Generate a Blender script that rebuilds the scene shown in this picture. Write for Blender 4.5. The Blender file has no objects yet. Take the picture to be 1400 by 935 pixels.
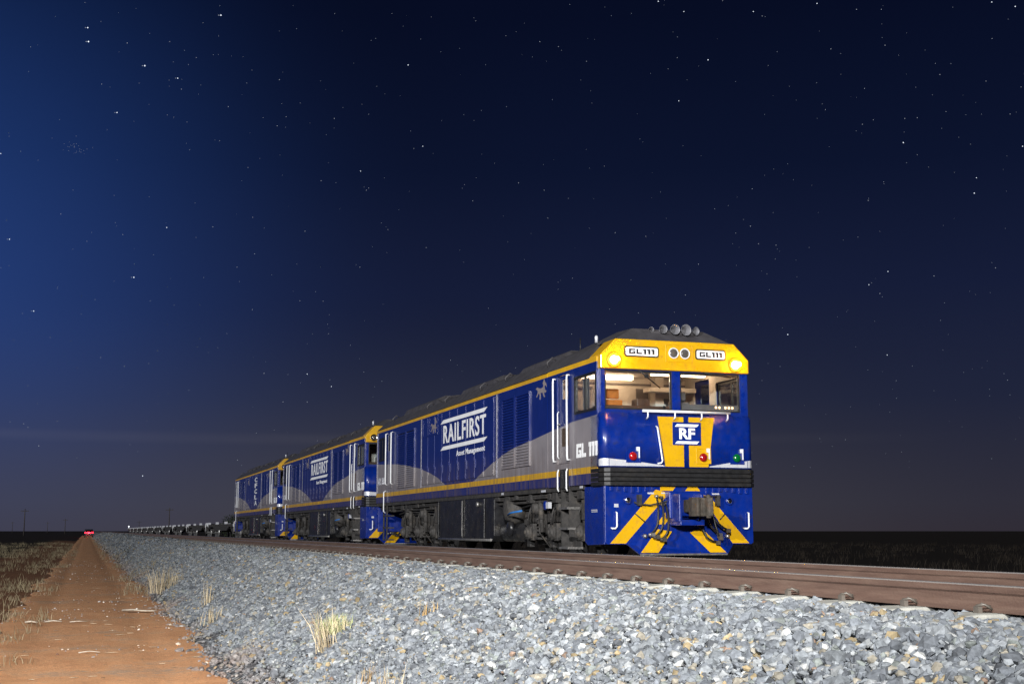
import bpy, bmesh, math, random
import numpy as np
from mathutils import Vector, Matrix

random.seed(7)
RNG = np.random.default_rng(11)
R = math.radians
scene = bpy.context.scene
C = scene.collection

# ------------------------------------------------------------------ camera
CAM_Z = 1.44
cam_d = bpy.data.cameras.new('camera')
cam = bpy.data.objects.new('camera', cam_d)
C.objects.link(cam)
cam.location = (0, 0, CAM_Z)
cam.rotation_euler = (R(90 + 8.387), 0, R(-18.212))
cam_d.sensor_width = 36
cam_d.lens = 36 * 1750 / 1400
cam_d.clip_start = 0.1
cam_d.clip_end = 30000
scene.camera = cam
scene.view_settings.view_transform = 'Standard'
scene.view_settings.look = 'None'
scene.view_settings.exposure = 0
scene.view_settings.gamma = 1
scene.cycles.use_denoising = True
scene.cycles.max_bounces = 6
scene.cycles.transparent_max_bounces = 12
scene.cycles.sample_clamp_indirect = 4
scene.cycles.caustics_reflective = False
scene.cycles.caustics_refractive = False

# ------------------------------------------------------------------ world
SUN_EL, SUN_AZ = 16.0, 232.0          # azimuth clockwise from +Y: the moon stands behind the camera, to its left
world = bpy.data.worlds.new('World')
scene.world = world
world.use_nodes = True
wt = world.node_tree
wt.nodes.clear()


def srgb(r, g, b):
    def l(c):
        c /= 255
        return c / 12.92 if c <= .04045 else ((c + .055) / 1.055) ** 2.4
    return (l(r), l(g), l(b), 1)


class NT:
    """short-hand for building node trees"""
    def __init__(s, t): s.t = t
    def n(s, kind, **kw):
        nd = s.t.nodes.new('ShaderNode' + kind)
        for k, v in kw.items(): setattr(nd, k, v)
        return nd
    def l(s, a, b): s.t.links.new(a, b)
    def put(s, sock, v):
        if isinstance(v, bpy.types.NodeSocket): s.l(v, sock)
        else: sock.default_value = v
    def m(s, op, a, b=None, c=None, clamp=False):
        nd = s.n('Math', operation=op, use_clamp=clamp)
        s.put(nd.inputs[0], a)
        if b is not None: s.put(nd.inputs[1], b)
        if c is not None: s.put(nd.inputs[2], c)
        return nd.outputs[0]
    def mix(s, f, a, b, blend='MIX'):
        nd = s.n('MixRGB', blend_type=blend)
        s.put(nd.inputs[0], f); s.put(nd.inputs[1], a); s.put(nd.inputs[2], b)
        return nd.outputs[0]
    def smooth(s, x, a, b, o0=0., o1=1.):
        nd = s.n('MapRange', interpolation_type='SMOOTHSTEP')
        s.put(nd.inputs[0], x)
        for i, v in zip((1, 2, 3, 4), (a, b, o0, o1)): nd.inputs[i].default_value = v
        return nd.outputs[0]
    def noise(s, vec, scale, detail=3, rough=.55):
        nd = s.n('TexNoise')
        if vec is not None: s.l(vec, nd.inputs['Vector'])
        nd.inputs['Scale'].default_value = scale
        nd.inputs['Detail'].default_value = detail
        nd.inputs['Roughness'].default_value = rough
        return nd.outputs['Fac']
    def ramp(s, x, stops):
        nd = s.n('ValToRGB')
        s.put(nd.inputs[0], x)
        el = nd.color_ramp.elements
        while len(el) < len(stops): el.new(.5)
        for e, (p, c) in zip(el, stops):
            e.position = p
            e.color = c
        return nd.outputs[0]


w = NT(wt)
tc = w.n('TexCoord')
sep = w.n('SeparateXYZ'); w.l(tc.outputs['Generated'], sep.inputs[0])
el_ = w.m('ARCSINE', sep.outputs[2])
elf = w.m('DIVIDE', el_, R(30), clamp=True)
base = w.ramp(elf, [(0, srgb(50, 46, 56)), (.04, srgb(48, 47, 60)), (.19, srgb(31, 36, 60)), (.35, srgb(21, 28, 57)),
                    (.53, srgb(11, 19, 46)), (.75, srgb(6, 12, 36)), (1, srgb(5, 9, 28))])


def dirdot(d):
    v = Vector(d).normalized()
    nd = w.n('VectorMath', operation='DOT_PRODUCT')
    w.l(tc.outputs['Generated'], nd.inputs[0]); nd.inputs[1].default_value = v
    return nd.outputs['Value']


azv = R(-10)
dl = dirdot((math.sin(azv), math.cos(azv), math.tan(R(9.5))))
ang = w.m('ARCCOSINE', dl)
glow = w.m('MULTIPLY', w.m('POWER', w.smooth(ang, R(27), R(2)), 1.6), w.smooth(el_, R(-1), R(9), .35, 1))
c1 = w.mix(1., base, w.mix(glow, (0, 0, 0, 1), (.0105, .036, .150, 1)), 'ADD')
# low pale twilight band along the horizon, strongest to the left
azm = w.smooth(dirdot((math.sin(R(4)), math.cos(R(4)), 0)), math.cos(R(36)), math.cos(R(4)))
hz = w.m('MULTIPLY', azm, w.smooth(el_, R(10), R(0)))
c2 = w.mix(1., c1, w.mix(hz, (0, 0, 0, 1), (.020, .020, .020, 1)), 'ADD')
# thin streak of cirrus
st = w.m('MULTIPLY', w.smooth(w.m('ABSOLUTE', w.m('SUBTRACT', el_, R(4.0))), R(.35), R(.02)), azm)
mpc = w.n('Mapping'); w.l(tc.outputs['Generated'], mpc.inputs[0]); mpc.inputs['Scale'].default_value = (3, 3, 40)
st = w.m('MULTIPLY', st, w.noise(mpc.outputs[0], 2.0, 3))
c3 = w.mix(1., c2, w.mix(st, (0, 0, 0, 1), (.016, .0145, .014, 1)), 'ADD')
grain = w.noise(tc.outputs['Generated'], 3.0, 4)
c4 = w.mix(1., c3, w.mix(grain, (.9, .9, .9, 1), (1.1, 1.1, 1.1, 1)), 'MULTIPLY')
sky = w.n('TexSky', sky_type='NISHITA')
sky.sun_disc = False
sky.sun_elevation = R(SUN_EL)
sky.sun_rotation = R(SUN_AZ)
b1 = w.n('Background'); w.l(c4, b1.inputs[0]); b1.inputs[1].default_value = .92
b2 = w.n('Background'); w.l(sky.outputs[0], b2.inputs[0]); b2.inputs[1].default_value = .0003
ads = w.n('AddShader'); w.l(b1.outputs[0], ads.inputs[0]); w.l(b2.outputs[0], ads.inputs[1])
wo = w.n('OutputWorld'); w.l(ads.outputs[0], wo.inputs[0])

# ------------------------------------------------------------------ moon and the photographer's torch
sd = bpy.data.lights.new('moon', 'SUN')
sd.energy = 2.3
sd.angle = R(.6)
sd.color = (.96, .98, 1.)
so = bpy.data.objects.new('moon', sd); C.objects.link(so)
a, e = R(SUN_AZ), R(SUN_EL)
sdir = Vector((math.sin(a) * math.cos(e), math.cos(a) * math.cos(e), math.sin(e)))
so.rotation_euler = sdir.to_track_quat('Z', 'Y').to_euler()
so.location = (-20, -20, 30)

td = bpy.data.lights.new('photographers_torch', 'SPOT')
td.energy = 50000
td.spot_size = R(62)
td.spot_blend = 1.0
td.shadow_soft_size = .7
td.color = (1., .98, .95)
to = bpy.data.objects.new('photographers_torch', td); C.objects.link(to)
to.location = (-3.0, -6, 7.5)
to.rotation_euler = (Vector(to.location) - Vector((6.5, 24, 2.5))).to_track_quat('Z', 'Y').to_euler()

# ------------------------------------------------------------------ materials
def new_mat(name):
    m = bpy.data.materials.new(name)
    m.use_nodes = True
    t = m.node_tree
    t.nodes.clear()
    k = NT(t)
    out = k.n('OutputMaterial')
    bs = k.n('BsdfPrincipled')
    k.l(bs.outputs[0], out.inputs[0])
    return m, k, bs


def set_bump(k, bs, h, strength=.3, dist=.01):
    b = k.n('Bump')
    b.inputs['Strength'].default_value = strength
    b.inputs['Distance'].default_value = dist
    k.l(h, b.inputs['Height'])
    k.l(b.outputs[0], bs.inputs['Normal'])


def pbr(name, col, rough=.5, metal=0., var=.25, scale=6., bump=0., bscale=40., coat=0., dirt=None, dscale=3.):
    """painted or raw surface with its own uneven colour, roughness and optional grime patches"""
    m, k, bs = new_mat(name)
    co = k.n('TexCoord').outputs['Object']
    n1 = k.noise(co, scale, 5)
    c = (*col, 1)
    lo = tuple(x * (1 - var) for x in col) + (1,)
    hi = tuple(min(1, x * (1 + var)) for x in col) + (1,)
    cc = k.ramp(n1, [(.3, lo), (.7, hi)])
    if dirt:
        nd = k.noise(co, dscale, 6, .65)
        cc = k.mix(k.smooth(nd, .5, .72, 0, .85), cc, (*dirt, 1))
    k.l(cc, bs.inputs['Base Color'])
    k.l(k.smooth(k.noise(co, scale * 2.3, 4), .25, .75, max(.02, rough - .1), min(1, rough + .1)), bs.inputs['Roughness'])
    bs.inputs['Metallic'].default_value = metal
    if coat:
        bs.inputs['Coat Weight'].default_value = coat
        bs.inputs['Coat Roughness'].default_value = .08
    if bump: set_bump(k, bs, k.noise(co, bscale, 4), bump)
    return m


def emit(name, col, strength, sampling='AUTO'):
    m = bpy.data.materials.new(name); m.use_nodes = True
    t = m.node_tree; t.nodes.clear(); k = NT(t)
    o = k.n('OutputMaterial'); e_ = k.n('Emission')
    e_.inputs[0].default_value = (*col, 1); e_.inputs[1].default_value = strength
    k.l(e_.outputs[0], o.inputs[0])
    m.cycles.emission_sampling = sampling
    return m


def glass(name, tint=(.9, .93, .93), refl=1.0):
    m = bpy.data.materials.new(name); m.use_nodes = True
    t = m.node_tree; t.nodes.clear(); k = NT(t)
    o = k.n('OutputMaterial'); tr = k.n('BsdfTransparent'); gl = k.n('BsdfGlossy'); mx = k.n('MixShader')
    tr.inputs[0].default_value = (*tint, 1); gl.inputs['Roughness'].default_value = .03
    lw = k.n('LayerWeight'); lw.inputs[0].default_value = .25
    k.l(k.m('MULTIPLY_ADD', lw.outputs['Fresnel'], .7 * refl, .03), mx.inputs[0])
    k.l(tr.outputs[0], mx.inputs[1]); k.l(gl.outputs[0], mx.inputs[2]); k.l(mx.outputs[0], o.inputs[0])
    return m


BLUE = (.001, .0165, .18)
GREY = (.215, .197, .21)
BLUE_SHADED = (.0018, .0125, .125)  # same blue as the nose, darkened for the dimmer light on the flank
YEL = (.60, .335, .004)
M = {}
M['blue'] = pbr('blue_paint', BLUE, .32, var=.16, scale=3, coat=.4, dirt=(.012, .02, .115), dscale=7)
M['yellow'] = pbr('yellow_paint', YEL, .35, var=.07, scale=4, coat=.3, dirt=(.45, .23, .02), dscale=9)
M['white'] = pbr('white_paint', (.72, .73, .75), .35, var=.05)
M['seam'] = pbr('seam_metal', (.2, .2, .24), .4, .3, var=.2)
M['decal'] = pbr('white_decal', (.86, .87, .88), .4, var=.06, scale=2.2)
M['silver'] = pbr('silver_paint', (.55, .56, .6), .3, .2, var=.1)
M['black'] = pbr('black_rubber', (.008, .008, .009), .5, var=.4, scale=9, bump=.15, dirt=(.022, .02, .018), dscale=6)
M['gloss_black'] = pbr('black_tank_paint', (.012, .012, .014), .32, var=.4, scale=3, dirt=(.03, .026, .022), dscale=4)
M['bogie'] = pbr('bogie_grime', (.036, .033, .031), .75, var=.55, scale=14, bump=.5, bscale=30, dirt=(.085, .072, .058), dscale=5)
M['bogie_dark'] = pbr('underframe_grime', (.028, .026, .025), .75, var=.5, scale=10, bump=.4, bscale=25, dirt=(.05, .042, .035), dscale=5)
M['steel'] = pbr('worn_steel', (.32, .31, .3), .4, .8, var=.3, scale=12)
M['roof'] = pbr('roof_grey', (.05, .047, .052), .6, var=.25, scale=4, bump=.05, dirt=(.04, .037, .037), dscale=2.5)
M['coupler'] = pbr('coupler_rust', (.06, .05, .04), .7, .2, var=.5, scale=16, bump=.5, dirt=(.09, .055, .035), dscale=6)
M['red'] = pbr('red_lens', (.28, .006, .008), .15, coat=.6)
M['green'] = pbr('green_lens', (.0, .10, .02), .15, coat=.6)
M['cream'] = pbr('cab_cream', (.66, .6, .54), .55, var=.06, scale=3)
M['cabgrey'] = pbr('cab_grey', (.17, .15, .15), .6, var=.2)
M['brown'] = pbr('desk_brown', (.12, .06, .038), .5, var=.3, scale=7)
M['orange'] = pbr('orange_cloth', (.7, .22, .04), .8, var=.2, scale=12)
M['door_bronze'] = pbr('bronze_panel', (.09, .055, .03), .4, .4)
M['horn'] = pbr('horn_metal', (.22, .22, .24), .4, .4, var=.2)
M['cable_blue'] = pbr('blue_hose', (.02, .14, .42), .5)
M['emblem'] = pbr('grey_emblem', (.22, .19, .19), .5, var=.1)
M['glass'] = glass('window_glass')
M['dark_glass'] = glass('dark_window_glass', (.25, .28, .28))
M['lamp'] = emit('headlight_glow', (1, .60, .2), 40)
M['bowl_halo'] = emit('headlight_halo', (1, .36, .05), 2.2)  # reflector emits by itself, standing in for the headlight's orange halo
M['lamp_off'] = pbr('unlit_lens', (.12, .11, .1), .1, .3, coat=.5)
M['chrome'] = pbr('chrome_reflector', (.8, .8, .82), .08, 1., var=.03)
M['tube'] = emit('cab_tube_light', (1, .68, .42), 15)
M['panel_lit'] = emit('lit_gauges', (1, .6, .3), 5)
M['tail'] = emit('red_tail_lamp', (1, .006, .014), 34)
M['marker'] = emit('white_marker', (.9, .95, 1), 2.5)
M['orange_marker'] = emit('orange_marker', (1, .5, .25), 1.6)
M['reflector'] = pbr('white_reflector', (.9, .9, .92), .3, coat=.5)


def livery_material():
    """body side: grey with a wide blue V, yellow sill and cant-rail stripes, laid out in the body's own metres"""
    m, k, bs = new_mat('side_livery')
    co = k.n('TexCoord').outputs['Object']
    s = k.n('SeparateXYZ'); k.l(co, s.inputs[0])
    y, z = s.outputs[1], s.outputs[2]
    pts = [(-1, 2.55), (.17, 2.535), (1.47, 2.50), (2.32, 2.43), (3.72, 2.31), (4.9, 2.21), (5.95, 2.06), (6.9, 1.84), (7.72, 1.66), (8.2, 1.60),
           (10.06, 1.60), (10.83, 1.84), (11.7, 2.01), (12.72, 2.16), (14.2, 2.32), (15.55, 2.42), (18.54, 2.55), (19.5, 2.6)]
    fc = k.n('FloatCurve')
    cv = fc.mapping.curves[0]
    P = [((yy + 1) / 21, zz / 4) for yy, zz in pts]
    cv.points[0].location = P[0]; cv.points[1].location = P[-1]
    for p in P[1:-1]: cv.points.new(*p)
    for p in cv.points: p.handle_type = 'VECTOR'
    fc.mapping.update()
    k.l(k.m('DIVIDE', k.m('ADD', y, 1), 21), fc.inputs['Value'])
    thr = k.m('MULTIPLY', fc.outputs[0], 4)
    isblue = k.m('GREATER_THAN', z, thr)
    n = k.noise(co, 2.5, 5)
    var = k.ramp(n, [(.3, (.88, .88, .88, 1)), (.7, (1.1, 1.1, 1.1, 1))])
    c = k.mix(isblue, (*GREY, 1), (*BLUE_SHADED, 1))
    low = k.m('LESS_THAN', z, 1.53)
    c = k.mix(low, c, (*BLUE_SHADED, 1))
    def band(a_, b_): return k.m('MULTIPLY', k.m('GREATER_THAN', z, a_), k.m('LESS_THAN', z, b_))
    c = k.mix(k.m('MAXIMUM', band(1.53, 1.645), k.m('GREATER_THAN', z, 3.475)), c, (*YEL, 1))
    c = k.mix(1., c, var, 'MULTIPLY')
    # road dust thrown up on the lower body, streaks washed down the side
    mp = k.n('Mapping'); k.l(co, mp.inputs[0]); mp.inputs['Scale'].default_value = (6, 6, .5)
    dustn = k.noise(mp.outputs[0], 2.2, 5, .65)
    dust = k.m('MULTIPLY', k.smooth(z, 2.5, 1.35, 0, .75), k.smooth(dustn, .3, .75))
    c = k.mix(dust, c, (.12, .085, .06, 1))
    stk = k.m('MULTIPLY', k.smooth(dustn, .56, .8, 0, .35), 1.)
    c = k.mix(stk, c, k.mix(1., c, (.6, .6, .6, 1), 'MULTIPLY'))
    k.l(c, bs.inputs['Base Color'])
    k.l(k.smooth(n, .2, .8, .3, .5), bs.inputs['Roughness'])
    bs.inputs['Coat Weight'].default_value = .2
    # shallow buckling of the sheet metal
    mb = k.n('Mapping'); k.l(co, mb.inputs[0]); mb.inputs['Scale'].default_value = (1, 2.5, .7)
    set_bump(k, bs, k.noise(mb.outputs[0], 1.6, 2), .25, .02)
    return m


M['livery'] = livery_material()


def scatter_material(name, attr, rough=.85, var=.25, scale=60.):
    m, k, bs = new_mat(name)
    at = k.n('Attribute', attribute_name=attr)
    geo = k.n('NewGeometry')
    n = k.noise(geo.outputs['Position'], scale, 4)
    v = k.ramp(n, [(.3, (1 - var,) * 3 + (1,)), (.7, (1 + var,) * 3 + (1,))])
    k.l(k.mix(1., at.outputs['Color'], v, 'MULTIPLY'), bs.inputs['Base Color'])
    bs.inputs['Roughness'].default_value = rough
    bs.inputs['Specular IOR Level'].default_value = .3
    return m


M['stone'] = scatter_material('ballast_stone', 'tone', .8, .3, 45)
M['straw'] = scatter_material('dry_straw', 'tone', .8, .2, 9)

# ------------------------------------------------------------------ mesh helpers
class MB:
    def __init__(s): s.v, s.f, s.m, s.sm = [], [], [], []
    def add(s, vs, fs, mi=0, smooth=False):
        o = len(s.v)
        s.v += [tuple(p) for p in vs]
        for q in fs:
            s.f.append([i + o for i in q]); s.m.append(mi); s.sm.append(smooth)
        return s
    def box(s, x0, x1, y0, y1, z0, z1, mi=0):
        x0, x1 = sorted((x0, x1)); y0, y1 = sorted((y0, y1)); z0, z1 = sorted((z0, z1))
        vs = [(x, y, z) for x in (x0, x1) for y in (y0, y1) for z in (z0, z1)]
        return s.add(vs, [(0, 1, 3, 2), (4, 6, 7, 5), (0, 4, 5, 1), (2, 3, 7, 6), (0, 2, 6, 4), (1, 5, 7, 3)], mi)
    def prism(s, poly, axis, a_, b_, mi=0):
        n = len(poly)
        def p(u, v, t):
            return {'y': (u, t, v), 'x': (t, u, v), 'z': (u, v, t)}[axis]
        vs = [p(u, v, a_) for u, v in poly] + [p(u, v, b_) for u, v in poly]
        fs = [tuple(range(n)), tuple(range(2 * n - 1, n - 1, -1))] + [(i, (i + 1) % n, n + (i + 1) % n, n + i) for i in range(n)]
        return s.add(vs, fs, mi)
    def tube(s, pts, r, n=8, mi=0, r1=None, smooth=True):
        pts = [Vector(p) for p in pts]
        k = len(pts)
        rs = [r + ((r1 - r) * i / (k - 1) if r1 is not None else 0) for i in range(k)]
        vs, fs = [], []
        prev = None
        for i, p in enumerate(pts):
            t = (pts[min(i + 1, k - 1)] - pts[max(i - 1, 0)]).normalized()
            u = prev - t * prev.dot(t) if prev is not None else None
            if u is None or u.length < 1e-4:
                u = t.cross(Vector((0, 0, 1)))
                if u.length < 1e-3: u = t.cross(Vector((1, 0, 0)))
            u.normalize(); prev = u
            q = t.cross(u)
            for j in range(n):
                a_ = 2 * math.pi * j / n
                vs.append(p + (u * math.cos(a_) + q * math.sin(a_)) * rs[i])
        for i in range(k - 1):
            for j in range(n):
                fs.append((i * n + j, i * n + (j + 1) % n, (i + 1) * n + (j + 1) % n, (i + 1) * n + j))
        s.add(vs, fs, mi, smooth)
        o = len(s.v) - len(vs)
        for ring in (range(n), range((k - 1) * n, k * n)):
            s.f.append([o + i for i in ring]); s.m.append(mi); s.sm.append(False)
        return s
    def lathe(s, c, axis, prof, n=20, mi=0, smooth=True):
        """prof: list of (t along axis, radius)"""
        vs, fs = [], []
        ax = Vector(axis).normalized(); u = ax.orthogonal().normalized(); q = ax.cross(u); c = Vector(c)
        for t, r in prof:
            for j in range(n):
                a_ = 2 * math.pi * j / n
                vs.append(c + ax * t + (u * math.cos(a_) + q * math.sin(a_)) * max(r, 1e-4))
        k = len(prof)
        for i in range(k - 1):
            for j in range(n):
                fs.append((i * n + j, i * n + (j + 1) % n, (i + 1) * n + (j + 1) % n, (i + 1) * n + j))
        fs.append(tuple(range(n))); fs.append(tuple(range((k - 1) * n, k * n)))
        return s.add(vs, fs, mi, smooth)
    def plate(s, axis, a_, b_, u0, u1, v0, v1, holes, mi=0):
        """flat panel of thickness a_..b_ across axis, with rectangular openings"""
        us = sorted({u0, u1, *[h[0] for h in holes], *[h[1] for h in holes]})
        vs_ = sorted({v0, v1, *[h[2] for h in holes], *[h[3] for h in holes]})
        nu, nv = len(us), len(vs_)
        def P(i, j, t):
            u, v = us[i], vs_[j]
            return {'x': (t, u, v), 'y': (u, t, v), 'z': (u, v, t)}[axis]
        idx = lambda i, j, k_: (i * nv + j) * 2 + k_
        vv = [P(i, j, t) for i in range(nu) for j in range(nv) for t in (a_, b_)]
        def solid(i, j):
            if i < 0 or j < 0 or i >= nu - 1 or j >= nv - 1: return False
            cu, cv = (us[i] + us[i + 1]) / 2, (vs_[j] + vs_[j + 1]) / 2
            return not any(h[0] < cu < h[1] and h[2] < cv < h[3] for h in holes)
        ff = []
        for i in range(nu - 1):
            for j in range(nv - 1):
                if not solid(i, j): continue
                for k_ in (0, 1): ff.append((idx(i, j, k_), idx(i + 1, j, k_), idx(i + 1, j + 1, k_), idx(i, j + 1, k_)))
                if not solid(i - 1, j): ff.append((idx(i, j, 0), idx(i, j + 1, 0), idx(i, j + 1, 1), idx(i, j, 1)))
                if not solid(i + 1, j): ff.append((idx(i + 1, j, 0), idx(i + 1, j + 1, 0), idx(i + 1, j + 1, 1), idx(i + 1, j, 1)))
                if not solid(i, j - 1): ff.append((idx(i, j, 0), idx(i + 1, j, 0), idx(i + 1, j, 1), idx(i, j, 1)))
                if not solid(i, j + 1): ff.append((idx(i, j + 1, 0), idx(i + 1, j + 1, 0), idx(i + 1, j + 1, 1), idx(i, j + 1, 1)))
        return s.add(vv, ff, mi)
    def build(s, name, mats, parent=None, bevel=0., seg=2):
        me = bpy.data.meshes.new(name)
        me.from_pydata(s.v, [], s.f)
        mats = mats if isinstance(mats, (list, tuple)) else [mats]
        for x in mats: me.materials.append(x)
        me.polygons.foreach_set('material_index', s.m)
        me.polygons.foreach_set('use_smooth', s.sm)
        bm = bmesh.new(); bm.from_mesh(me)
        bmesh.ops.recalc_face_normals(bm, faces=bm.faces)
        bm.to_mesh(me); bm.free()
        o = bpy.data.objects.new(name, me); C.objects.link(o)
        if parent is not None: o.parent = parent
        if bevel:
            b = o.modifiers.new('bevel', 'BEVEL'); b.width = bevel; b.segments = seg; b.limit_method = 'ANGLE'; b.angle_limit = R(40)
        return o


def build_each(mb, name, mats, parent=None, bevel=0.):
    """one object per connected piece"""
    par = list(range(len(mb.v)))
    def find(i):
        while par[i] != i:
            par[i] = par[par[i]]; i = par[i]
        return i
    for q in mb.f:
        for i in q[1:]: par[find(i)] = find(q[0])
    groups = {}
    for q, m_, sm in zip(mb.f, mb.m, mb.sm): groups.setdefault(find(q[0]), []).append((q, m_, sm))
    out = []
    for g in groups.values():
        p = MB(); idx = {}
        for q, m_, sm in g:
            for i in q:
                if i not in idx: idx[i] = len(p.v); p.v.append(mb.v[i])
            p.f.append([idx[i] for i in q]); p.m.append(m_); p.sm.append(sm)
        out.append(p.build(name, mats, parent, bevel))
    return out


def thing(name, label, cat, loc=(0, 0, 0), rotz=0, group=None):
    o = bpy.data.objects.new(name, None); C.objects.link(o)
    o.empty_display_size = .3
    o.location = loc; o.rotation_euler = (0, 0, rotz)
    tag(o, label, cat, group)
    return o


def tag(o, label, cat=None, group=None, kind=None):
    o['label'] = label
    if cat: o['category'] = cat
    if group: o['group'] = group
    if kind: o['kind'] = kind
    return o


KIDS = {}


def copy_tree(o, parent=None):
    c = o.copy(); C.objects.link(c)
    if parent is not None: c.parent = parent
    for ch in list(o.children): copy_tree(ch, c)
    return c


def text_mb(mb, body, frame, u0, u1, v0, v1, depth=.006, mi=0, bold=0., space=1.):
    """built-in lettering fitted into a rectangle and laid on a surface; frame maps (u, v, height) to a point"""
    cu = bpy.data.curves.new('lettering', 'FONT')
    cu.body = body; cu.size = 1; cu.extrude = .5; cu.offset = bold; cu.resolution_u = 6; cu.space_character = space
    ob = bpy.data.objects.new('lettering', cu); C.objects.link(ob)
    dg = bpy.context.evaluated_depsgraph_get()
    me = bpy.data.meshes.new_from_object(ob.evaluated_get(dg))
    bpy.data.objects.remove(ob); bpy.data.curves.remove(cu)
    vs = np.array([v.co[:] for v in me.vertices])
    lo, hi = vs.min(0), vs.max(0)
    t = (vs - lo) / np.maximum(hi - lo, 1e-6)
    pts = [frame(u0 + (u1 - u0) * p[0], v0 + (v1 - v0) * p[1], depth * p[2]) for p in t]
    mb.add(pts, [tuple(p.vertices) for p in me.polygons], mi)
    bpy.data.meshes.remove(me)
    return mb


GLYPH = {'G': [(0, .28, 0, 1), (.28, 1, 0, .27), (.28, 1, .73, 1), (.74, 1, .27, .55), (.52, .74, .38, .55)],
         'L': [(0, .3, 0, 1), (.3, .9, 0, .28)],
         '1': [(.17, .5, 0, 1), (0, .17, .7, 1)], ' ': []}
GWID = {'G': 1.0, 'L': .9, '1': .5, ' ': .3}


def block_text(mb, body, frame, u0, u1, v0, v1, depth=.006, mi=0, slant=0.):
    tot = sum(GWID[c] for c in body) + .16 * (len(body) - 1)
    sc = (u1 - u0) / tot; u = 0
    for ch in body:
        for a_, b_, c_, d_ in GLYPH[ch]:
            q = [(a_, c_), (b_, c_), (b_, d_), (a_, d_)]
            pts = []
            for h in (0, depth):
                for p in q:
                    pts.append(frame(u0 + (u + p[0] + slant * p[1]) * sc, v0 + (v1 - v0) * p[1], h))
            mb.add(pts, [(0, 1, 2, 3), (7, 6, 5, 4), (0, 1, 5, 4), (1, 2, 6, 5), (2, 3, 7, 6), (3, 0, 4, 7)], mi)
        u += GWID[ch] + .16
    return mb

# ------------------------------------------------------------------ levels
TRAIN_X, TRAIN_Z = 9.84, .912        # centre line and rail top of the track the train stands on
NEAR_X, NEAR_Z = 5.32, 1.158         # the empty track in front of it
NOSE_Y = 20.5
PITCH = 19.9
SLEEPER_Z = 1.018

# ------------------------------------------------------------------ locomotive (x across, -x faces the camera; y from nose to tail; z up from the rail)
HW = 1.47


def side(x):                          # surface frame for the flank that faces the camera: u = y, v = z
    return lambda u, v, h: (x - h, u, v)


def front(y):
    return lambda u, v, h: (u, y - h, v)


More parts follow.
